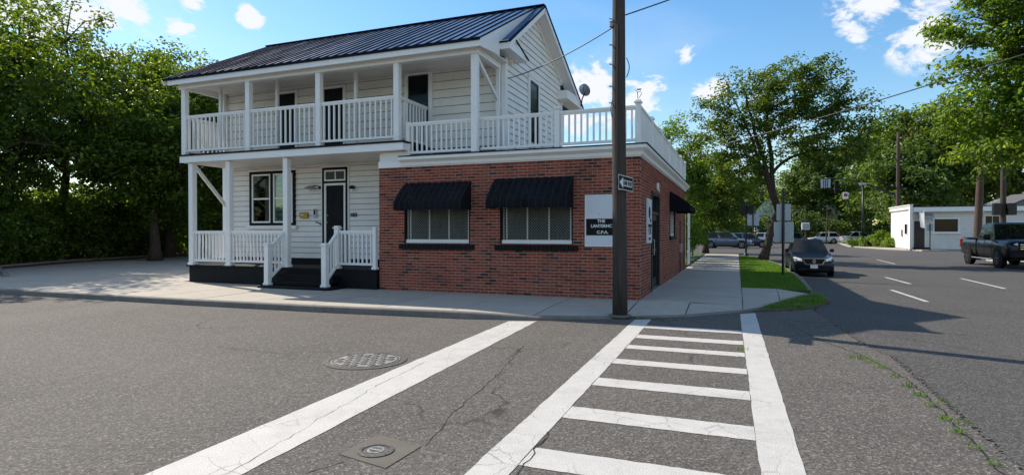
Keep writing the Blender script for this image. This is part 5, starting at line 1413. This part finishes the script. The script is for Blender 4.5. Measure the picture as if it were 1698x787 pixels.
def tree(x, y, z0, trunk_h, tr, lobes, nclump, per, crad, lsize, mt_, lab, name='leafy_tree', cat='tree', lean=(0, 0), droop=.0, nlimb=6, spread=None, flat=.7, group=None, twig=True, trunks=1):
    """lobes: list of (dx,dy,z,rx,ry,rz) ellipsoids that bound the crown, z absolute above z0"""
    t = thing(name, (x, y, z0), lab, cat, group)
    lob = np.array(lobes, float); vol = lob[:, 3]*lob[:, 4]*lob[:, 5]; pr_ = vol**.75; pr_ /= pr_.sum()
    idx = rng.choice(len(lob), nclump, p=pr_)
    d = rng.normal(size=(nclump, 3)); d /= np.linalg.norm(d, axis=1)[:, None]
    rr = rng.uniform(.35, 1.04, nclump)**.55
    C = np.stack([x+lob[idx, 0], y+lob[idx, 1], z0+lob[idx, 2]], 1) + d*lob[idx, 3:6]*rr[:, None]
    C[:, 2] = np.maximum(C[:, 2], z0+.25)
    # leaves
    k = rng.poisson(per, nclump)+4
    ci = np.repeat(np.arange(nclump), k); n = len(ci)
    cr = crad*rng.uniform(.55, 1.35, nclump)
    e = rng.normal(size=(n, 3)); e /= np.linalg.norm(e, axis=1)[:, None]; e *= (rng.uniform(0, 1, n)**.45)[:, None]
    e[:, 2] *= flat
    # elongate every clump along its own outward direction so outlines are sprays rather than balls
    od = C - np.array([[x, y, z0+lob[:, 2].mean()*.8]]); od /= np.linalg.norm(od, axis=1)[:, None]; od = od[ci]
    e += od*(e*od).sum(1)[:, None]*.55
    P = C[ci] + e*cr[ci][:, None]
    P[:, 2] -= droop*np.linalg.norm(e[:, :2], axis=1)*cr[ci]
    Nn = e*.7 + np.array([[0, 0, .9]]) + rng.normal(size=(n, 3))*.55
    keep = P[:, 2] > z0+.05
    me = leaf_mesh('crown', P[keep], Nn[keep], lsize, M[mt_])
    put('crown', me, t)
    # trunk and limbs
    m = MB()
    top = Vector((x+lean[0], y+lean[1], z0+trunk_h))
    nseg = 7; base = Vector((x, y, z0-.1))
    for q in range(trunks):
        bx = Vector((random.uniform(-.3, .3), random.uniform(-.3, .3), 0)) if q else Vector()
        pts = [base.lerp(top, i/nseg) + bx*(1-i/nseg*1) + Vector((math.sin(i*1.1+q)*.05*tr*6, math.cos(i*.9+q)*.05*tr*6, 0))*(i/nseg) for i in range(nseg+1)]
        m.tube(pts, [tr*(1.45 if i == 0 else 1.08 if i == 1 else 1-.35*i/nseg) for i in range(nseg+1)], 12)
    # limbs: group clumps by nearest limb target
    tg = C[rng.choice(nclump, nlimb, replace=False)]
    cen = np.array([top.x, top.y, top.z])
    ends = []
    tg = tg[np.argsort(-np.linalg.norm(tg - cen, axis=1))]
    nprim = min(3, nlimb); prim = sorted(range(len(tg)), key=lambda q: -tg[q][2])[:2]
    order = prim + [q for q in range(len(tg)) if q not in prim]
    nodes = []      # (point, radius, direction)
    for oi, q in enumerate(order):
        e_ = Vector(tg[q])
        if oi < nprim: start, r0, dr = top - (top-base)*.02*oi, tr*(.62 if oi < 2 else .5), Vector((0, 0, 1))
        else:
            start, r0, dr = min(nodes, key=lambda nd_: (nd_[0]-e_).length + max(0, nd_[0].z - e_.z + .3)*1.5); r0 *= .68
        Ld = (e_-start).length
        mid = start + dr*Ld*(.20 if oi < nprim else .33) + (e_-start)*(.40 if oi < nprim else .24) + Vector((random.gauss(0, .05), random.gauss(0, .05), 0))*Ld
        pts = []
        for s_ in np.linspace(0, 1, 10):
            p = start*(1-s_)**2 + mid*2*s_*(1-s_) + e_*s_*s_
            if 0 < s_ < 1: p += Vector((random.gauss(0, .012), random.gauss(0, .012), random.gauss(0, .008)))*Ld*.6
            pts.append(p)
        rr_ = [r0*(1-.82*s_)+.008 for s_ in np.linspace(0, 1, 10)]
        m.tube(pts, rr_, 8)
        for i in range(2, 8): nodes.append((pts[i], rr_[i], (pts[i+1]-pts[i]).normalized()))
        ends.append(pts)
    if twig:
        sel = rng.choice(nclump, min(nclump, 150), replace=False)
        for i in sel:
            c = Vector(C[i]); best = min(((p, (p-c).length) for pts in ends for p in pts[2:]), key=lambda q: q[1])[0]
            mid = best.lerp(c, .5) + Vector((0, 0, .12*(c-best).length))
            m.tube([best, mid, c], [tr*.13+.006, tr*.08+.005, .006], 5, False)
    m.build('trunk', M['bark'], t, smooth=True)
    return t

def lob_round(h0, h1, r, n=7, jit=.35):
    """irregular crown out of lobes between h0 and h1 with radius r"""
    out = []; H_ = h1-h0
    for i in range(n):
        a = 2*math.pi*i/n + random.uniform(-.4, .4); s = random.uniform(.35, .62)
        zz = h0 + H_*random.uniform(.25, .72); q = r*random.uniform(.42, .60)
        out.append((math.cos(a)*r*s, math.sin(a)*r*s, zz, q, q, q*random.uniform(.7, .95)))
    out.append((0, 0, h1 - H_*.22, r*.48, r*.48, H_*.22)); out.append((0, 0, h0+H_*.5, r*.62, r*.62, H_*.42))
    return out
W_ = ((-30.8, 10.6, 11.5, 4.6), (-29.6, 14.6, 12.2, 5.2), (-34.0, 20.5, 14.3, 5.6), (-30.5, 24.0, 12.2, 4.6), (-25.6, 26.5, 11.2, 4.6), (-27.5, 20.8, 9.8, 3.6), (-38.0, 14.5, 14.8, 5.8), (-21.8, 31.0, 11.3, 4.8), (-36.5, 28.5, 14.2, 5.6))
LT = ['tree leaning in from beyond the lower left picture edge', 'leftmost front tree of the dark grove, leaning over the driveway kerb', 'tallest dark tree of the left grove behind the driveway', 'dark leafy tree in the middle of the left grove, seen low behind the kerb',
      'leafy tree of the left grove nearest the porch posts', 'smaller round tree in front of the grove by the driveway corner', 'big dark tree cut by the left picture edge',
      'tree whose crown shows between the porch and the left grove', 'rear tall tree peeking over the top of the left grove']
for (x, y, h, r), lab in zip(W_, LT):
    tree(x, y, .2, h*.34, .26, lob_round(h*.10, h, r, 9), 330, 70, .78, .20, 'leaf_dark', lab, group='trees of the dark grove left of the house', nlimb=8, flat=.55)
# undergrowth along the left kerb
for i, (x, y, r, h) in enumerate([(-27.8, 13.3, 1.2, 2.0), (-29.5, 15.6, 1.3, 2.4), (-30.6, 18.4, 1.3, 2.5), (-31.5, 21.2, 1.4, 2.6), (-32.3, 24.4, 1.4, 2.8), (-28.5, 27.0, 1.5, 2.8), (-24.5, 27.8, 1.4, 2.7), (-20.8, 28.5, 1.5, 2.8), (-17.5, 29.5, 1.4, 2.8), (-33.0, 12.0, 1.6, 2.6)]):
    L9 = ['leftmost', 'second', 'third', 'fourth', 'fifth', 'sixth', 'seventh', 'eighth', 'ninth, beside the porch', 'outermost, at the left picture edge']
    tree(x, y, .2, h*.3, .05, lob_round(.1, h*1.35, r*1.35, 6), 110, 60, .45, .15, 'leaf_dark', L9[i] + ' dark shrub of the undergrowth along the driveway back edge', 'shrub', 'shrub', nlimb=5, group='shrubs under the left grove', twig=False)

# street tree (centre) with open vase-shaped crown
vl = [(-1.5, .0, 5.2, 1.7, 1.6, 1.2), (-2.4, .3, 7.6, 1.2, 1.4, 1.3), (-.9, -.3, 8.7, 1.4, 1.4, 1.4), (1.0, .2, 9.0, 1.6, 1.5, 1.6), (2.8, .0, 8.7, 1.4, 1.4, 1.6), (4.0, .2, 7.4, 1.2, 1.4, 1.3), (3.3, -.2, 5.9, 1.8, 1.6, 1.2), (1.2, .2, 6.6, 2.2, 1.8, 1.5), (-.6, 0, 4.7, 1.5, 1.5, .7), (.8, 0, 8.0, 1.8, 1.6, 1.5), (-.9, .1, 6.6, 1.8, 1.6, 1.3), (2.4, 0, 9.3, .8, .9, .9)]
vt = tree(1.25, 33.0, .1, 2.7, .22, vl, 470, 52, .42, .145, 'leaf_mid', 'street tree with dark forked trunk on the grass verge', lean=(.75, .15), nlimb=26, flat=.6)
# grove behind brick office / along the side walk
tree(-3.6, 36.5, .1, 3.2, .20, [(0, 0, 6.6, 1.6, 1.6, 1.9), (.6, 0, 5.0, 1.9, 1.8, 1.5), (-1.2, 0, 5.2, 1.6, 1.6, 1.4), (1.0, -.5, 3.4, 1.6, 1.4, 1.3), (0, 0, 2.4, 1.7, 1.4, 1.2)], 230, 70, .55, .16, 'leaf_bright', 'bright green tree rising just past the end of the brick office')
tree(-2.2, 46.0, .1, 3.0, .2, [(0, 0, 5.6, 2.3, 2.2, 2.0), (1.6, 0, 4.0, 1.9, 1.8, 1.5), (-1.5, 0, 4, 2.2, 2, 1.9), (.8, 0, 2.6, 1.9, 1.6, 1.3)], 200, 70, .6, .18, 'leaf_mid', 'round tree behind the bright one at the end of the side pavement')
SH = [(-2.75, 26.6, .75, 3.0), (-2.9, 28.6, .9, 3.5), (-2.85, 30.8, .95, 3.3), (-3.0, 33.2, 1.05, 3.6), (-2.8, 35.6, .9, 2.8), (-2.6, 38.2, .8, 2.3)]
for i, (x, y, r, h) in enumerate(SH):
    tree(x, y, .1, h*.3, .05, lob_round(.05, h, r, 6), 85, 70, .36, .12, 'leaf_bright' if i % 2 == 0 else 'leaf_mid', ['shrub right behind the white gate', 'second shrub past the white gate', 'middle shrub of the row along the side pavement', 'tallest shrub of the row along the side pavement', 'last but one shrub before the parked blue wagon', 'small last shrub in front of the blue wagon'][i], 'shrub', 'shrub', nlimb=5, group='shrubs along the side pavement', twig=False)
# right tall tree(s)
rt = [(-4.2, -.6, 4.9, 1.7, 1.6, .9), (-2.6, -1.4, 6.9, 2.2, 2, 1.3), (-3.4, .5, 5.6, 1.8, 1.6, 1.0), (-4.8, 0, 6.8, 1.8, 1.8, 1.1), (-3.3, 0, 8.6, 2.4, 2.2, 1.4), (-4.7, .5, 10.6, 1.7, 2, 1.2), (-2.2, 0, 11.6, 2.6, 2.6, 1.6), (-3.6, 0, 13.6, 2.0, 2, 1.3), (-.5, 0, 14.0, 3.0, 2.8, 1.8), (-1.5, 0, 5.2, 2.6, 2.4, 1.0), (1.5, 0, 8, 3.2, 3, 2.5), (2, 0, 12, 3, 3, 2), (-5.6, 0, 8.3, 1.0, 1, .6), (1.5, 0, 5.0, 2.4, 2.2, 1.0), (-1, 1, 9.5, 3, 3, 2.5)]
tree(14.4, 30.0, .1, 4.5, .32, rt, 900, 85, .72, .19, 'leaf_bright', 'big bright leafy tree filling the right picture edge', nlimb=10, flat=.42, droop=.25)
tree(22.9, 82, .1, 5, .35, lob_round(4.6, 17.5, 6.8, 9), 380, 60, .95, .30, 'leaf_mid', 'large green tree over the roof of the low white building', nlimb=8, flat=.5, droop=.2)
FAR = [(18.5, 84, 17.0, 7.0, 'leaf_far', 'tall feathery tree left of the slim utility pole'), (27.5, 92, 19.5, 7.8, 'leaf_far', 'tall dark conifer-like tree behind the low white building'), (11.5, 104, 17.0, 7.0, 'leaf_far', 'feathery green tree above the white hatchback'),
       (3.5, 128, 15.5, 7.2, 'leaf_mid', 'hazy green tree between street tree and far signal'), (-8.0, 104, 13.5, 7.0, 'leaf_mid', 'dark green tree behind the blue wagon'), (22.5, 110, 21.5, 8.0, 'leaf_far', 'highest far tree in the gap right of the street tree'),
       (32.0, 89.7, 17.5, 7.5, 'leaf_mid', 'dark tree right of the grey house roof'), (14.2, 118, 15.5, 7.0, 'leaf_far', 'rear tree in the middle of the far woods'), (-18, 92, 13, 7, 'leaf_mid', 'far tree hidden mostly by the brick office'), (18.4, 77, 12.5, 4.2, 'leaf_far', 'lower tree just left of the grey house')]
for x, y, h, r, m_, lab in FAR:
    tree(x, y, .05, h*.35, .38, lob_round(h*.06, h, r, 9), 260, 62, 1.35, .42, m_, lab, group='far trees around the intersection', nlimb=7, flat=.5, twig=False)
for i, (x, y, r, h) in enumerate([(12.5, 68.3, .6, .75), (13.35, 66.9, .95, 1.5), (13.9, 65.0, .55, .8), (14.5, 69.0, .6, 1.2), (11.6, 70.2, .5, .6), (13.2, 69.6, .7, 1.0)]):
    tree(x, y, .1, h*.3, .04, lob_round(.0, h, r, 6), 70, 55, .36, .14, 'leaf_bright', ['low shrub at the foot of the dark lamp post', 'largest round shrub on the corner island', 'smallest shrub at the island kerb', 'shrub beside the slim utility pole', 'leftmost low shrub on the island', 'rear shrub on the island behind the lamp post'][i], 'shrub', 'shrub', nlimb=4, group='shrubs on the corner island', twig=False)
hb = []
for q in np.arange(0, 1, .012):
    P0, P1, P2, P3 = (-46, 12), (-42, 34), (-26, 38), (-12, 38)
    for A, B in ((P0, P1), (P1, P2), (P2, P3)):
        x = A[0]+(B[0]-A[0])*q; y = A[1]+(B[1]-A[1])*q; n = 130; h = random.uniform(3.5, 6.5); n = 320
        e = rng.normal(size=(n, 3)); e /= np.linalg.norm(e, axis=1)[:, None]; hb.append(np.array([[x, y, h*.45]]) + e*np.array([[1.6, 1.6, h*.55]])*rng.uniform(.5, 1, n)[:, None])
for A, B in (((-24.6, 10.9), (-28.2, 13.6)), ((-28.2, 13.6), (-30.6, 17.6)), ((-30.6, 17.6), (-33.0, 25.2)), ((-33, 26.5), (-16, 30.5)), ((-60, 10.4), (-24.6, 11.0)), ((-33.2, 12.5), (-34.5, 26))):
    for q in np.arange(0, 1, .045):
        x = A[0]+(B[0]-A[0])*q; y = A[1]+(B[1]-A[1])*q; n = 300; h = random.uniform(1.2, 2.9)
        e = rng.normal(size=(n, 3)); e /= np.linalg.norm(e, axis=1)[:, None]; hb.append(np.array([[x+random.gauss(0, .2), y+random.gauss(0, .2), .2+h*.45]]) + e*np.array([[.75, .65, h*.55]])*rng.uniform(.6, 1, n)[:, None]**.6)
hb = np.concatenate(hb); hb = hb[hb[:, 2] > .22]
o = put('grove_backdrop', leaf_mesh('grove_backdrop', hb, rng.normal(size=hb.shape)+np.array([[0, 0, .6]]), .25, M['leaf_dark'])); tag(o, 'dense dark thicket and undergrowth beneath and behind the left grove', 'thicket', None, 'stuff')
hedge_p = [(x, 96.5+random.uniform(-1, 1)) for x in np.arange(-26, 46, 1.6)]
pts = []
for x, y in hedge_p:
    n = 420; e = rng.normal(size=(n, 3)); e /= np.linalg.norm(e, axis=1)[:, None]; e *= rng.uniform(.6, 1, n)[:, None]
    h = random.uniform(1.6, 3.6) if not 1 < x < 14 else random.uniform(3.0, 5.2); pts.append(np.array([[x, y, h*.5]]) + e*np.array([[1.5, 1.2, h*.55]]))
pts = np.concatenate(pts); pts = pts[pts[:, 2] > .05]
o = put('undergrowth', leaf_mesh('undergrowth', pts, rng.normal(size=pts.shape)+np.array([[0, -.5, .6]]), .42, M['leaf_far'])); tag(o, 'mass of green undergrowth closing the far side of the intersection', 'undergrowth', None, 'stuff')
# distant wooded skyline so the horizon closes everywhere
pts = []
for a in np.arange(-3.3, 1.9, .035):
    x = math.sin(a)*190; y = math.cos(a)*190 + 10; n = 900
    e = rng.normal(size=(n, 3)); e /= np.linalg.norm(e, axis=1)[:, None]; h = random.uniform(9, 17)
    pts.append(np.array([[x, y, h*.45]]) + e*np.array([[6, 5, h*.55]]))
pts = np.concatenate(pts); pts = pts[pts[:, 2] > 0]
o = put('distant_woods', leaf_mesh('distant_woods', pts, rng.normal(size=pts.shape)+np.array([[0, 0, .6]]), 1.5, M['leaf_far'])); tag(o, 'distant belt of woods closing the horizon behind everything', 'woods', None, 'stuff')

# ================================================================ GRASS
def inside(poly, P):
    x, y = P[:, 0], P[:, 1]; r_ = np.zeros(len(P), bool); n = len(poly)
    for i in range(n):
        x1, y1 = poly[i]; x2, y2 = poly[(i+1) % n]
        if y1 == y2: continue
        c = ((y1 > y) != (y2 > y)) & (x < (x2-x1)*(y-y1)/(y2-y1)+x1); r_ ^= c
    return r_
def blades(name, P, h, w, m, lab, z):
    n = len(P); a = rng.uniform(0, 6.283, n); hh = h*rng.uniform(.5, 1.4, n); ww = w*rng.uniform(.6, 1.3, n)
    ln = rng.normal(size=(n, 2))*hh[:, None]*.45
    V = np.empty((n, 3, 3)); V[:, 0, 0] = P[:, 0]-np.cos(a)*ww; V[:, 0, 1] = P[:, 1]-np.sin(a)*ww; V[:, 1, 0] = P[:, 0]+np.cos(a)*ww; V[:, 1, 1] = P[:, 1]+np.sin(a)*ww
    V[:, 0, 2] = V[:, 1, 2] = z; V[:, 2, 0] = P[:, 0]+ln[:, 0]; V[:, 2, 1] = P[:, 1]+ln[:, 1]; V[:, 2, 2] = z+hh
    me = bpy.data.meshes.new(name); me.vertices.add(n*3); me.vertices.foreach_set('co', V.reshape(-1).astype(np.float32))
    me.loops.add(n*3); me.loops.foreach_set('vertex_index', np.arange(n*3).astype(np.int32)); me.polygons.add(n)
    me.polygons.foreach_set('loop_start', np.arange(0, n*3, 3).astype(np.int32)); me.polygons.foreach_set('loop_total', np.full(n, 3, np.int32))
    me.materials.append(m); me.update(calc_edges=True)
    return tag(put(name, me), lab, 'grass', None, 'stuff')
def scatter(poly, n):
    p = np.array(poly); P = rng.uniform(p.min(0), p.max(0), (n, 2)); return P[inside(poly, P)]
P1 = scatter(verge_poly, 60000); P1 = P1[rng.uniform(0, 1, len(P1)) < np.clip(30/(P1[:, 1]), .3, 1)]
blades('grass', P1, .045, .006, M['grass'], 'short green grass of the verge beside the sedan', .11)
pp = [(.45, 12.55), (1.0, 12.8), (1.42, 13.25), (1.95, 14.6), (1.90, 16.0), (1.40, 15.27), (.98, 14.17), (.60, 13.0)]
P2 = scatter(pp, 9000); P2 = P2[rng.uniform(0, 1, len(P2)) < .25 + .75*(np.sin(P2[:, 1]*5)*.5+.5)]
blades('weeds', P2, .07, .007, M['grass'], 'ragged weeds on the bare dirt corner in front of the apron', .03)
P3 = []
for (x, y, n, s) in [(1.40, 8.25, 130, .07), (1.50, 8.0, 80, .05), (1.56, 7.75, 60, .04), (1.60, 7.35, 40, .035), (1.62, 6.9, 60, .03), (1.63, 6.55, 70, .03), (1.62, 6.2, 50, .03), (1.62, 5.8, 70, .03), (1.61, 5.45, 60, .03), (1.60, 5.1, 40, .03), (1.60, 4.8, 40, .03), (.04, 8.28, 70, .045), (-1.5, 10.62, 60, .09), (-1.75, 10.55, 50, .08), (1.72, 5.7, 30, .03), (1.76, 6.4, 30, .03)]:
    n = int(n*.65); P3.append(np.array([[x, y]]) + rng.normal(size=(n, 2))*s)
blades('crack_weeds', np.concatenate(P3), .04, .004, M['grass'], 'little green weeds growing out of the seam between old road and avenue', .004)
P4 = scatter([(-31, 25.2), (-15.2, 25.2), (-15.2, 40), (-40, 40)], 20000)
blades('back_grass', P4, .10, .02, M['grass'], 'strip of grass behind the driveway beside the porch', .13)
# litter leaves on planting bed and at the kerb
P = np.concatenate([np.array([[-26, 13.6]]) + rng.normal(size=(500, 2))*np.array([[2.2, .8]]), np.array([[-30, 19]]) + rng.normal(size=(700, 2))*np.array([[.9, 4]]), np.array([[-23.5, 11.6]]) + rng.normal(size=(200, 2))*np.array([[1.6, .3]])])
P = P[inside([(-60, 9.2), (-21.8, 10.9), (-26.9, 13.9), (-29.1, 17.8), (-31.4, 24.9), (-32, 40), (-80, 60)], P)]
me = leaf_mesh('leaf_litter', np.c_[P, np.full(len(P), .25)], rng.normal(size=(len(P), 3))*.3+np.array([[0, 0, 1]]), .12, M['dryleaf'])
tag(put('leaf_litter', me), 'brown dry leaves lying on the planting bed under the grove', 'leaf litter', None, 'stuff')
P = np.array([[-1.75, 10.56]]) + rng.normal(size=(90, 2))*np.array([[.35, .04]])
me = leaf_mesh('kerb_litter', np.c_[P, np.full(len(P), .02)], rng.normal(size=(len(P), 3))*.3+np.array([[0, 0, 1]]), .035, M['dryleaf'])
tag(put('kerb_litter', me), 'dry bits collected along the kerb at the foot of the utility pole', 'leaf litter', None, 'stuff')
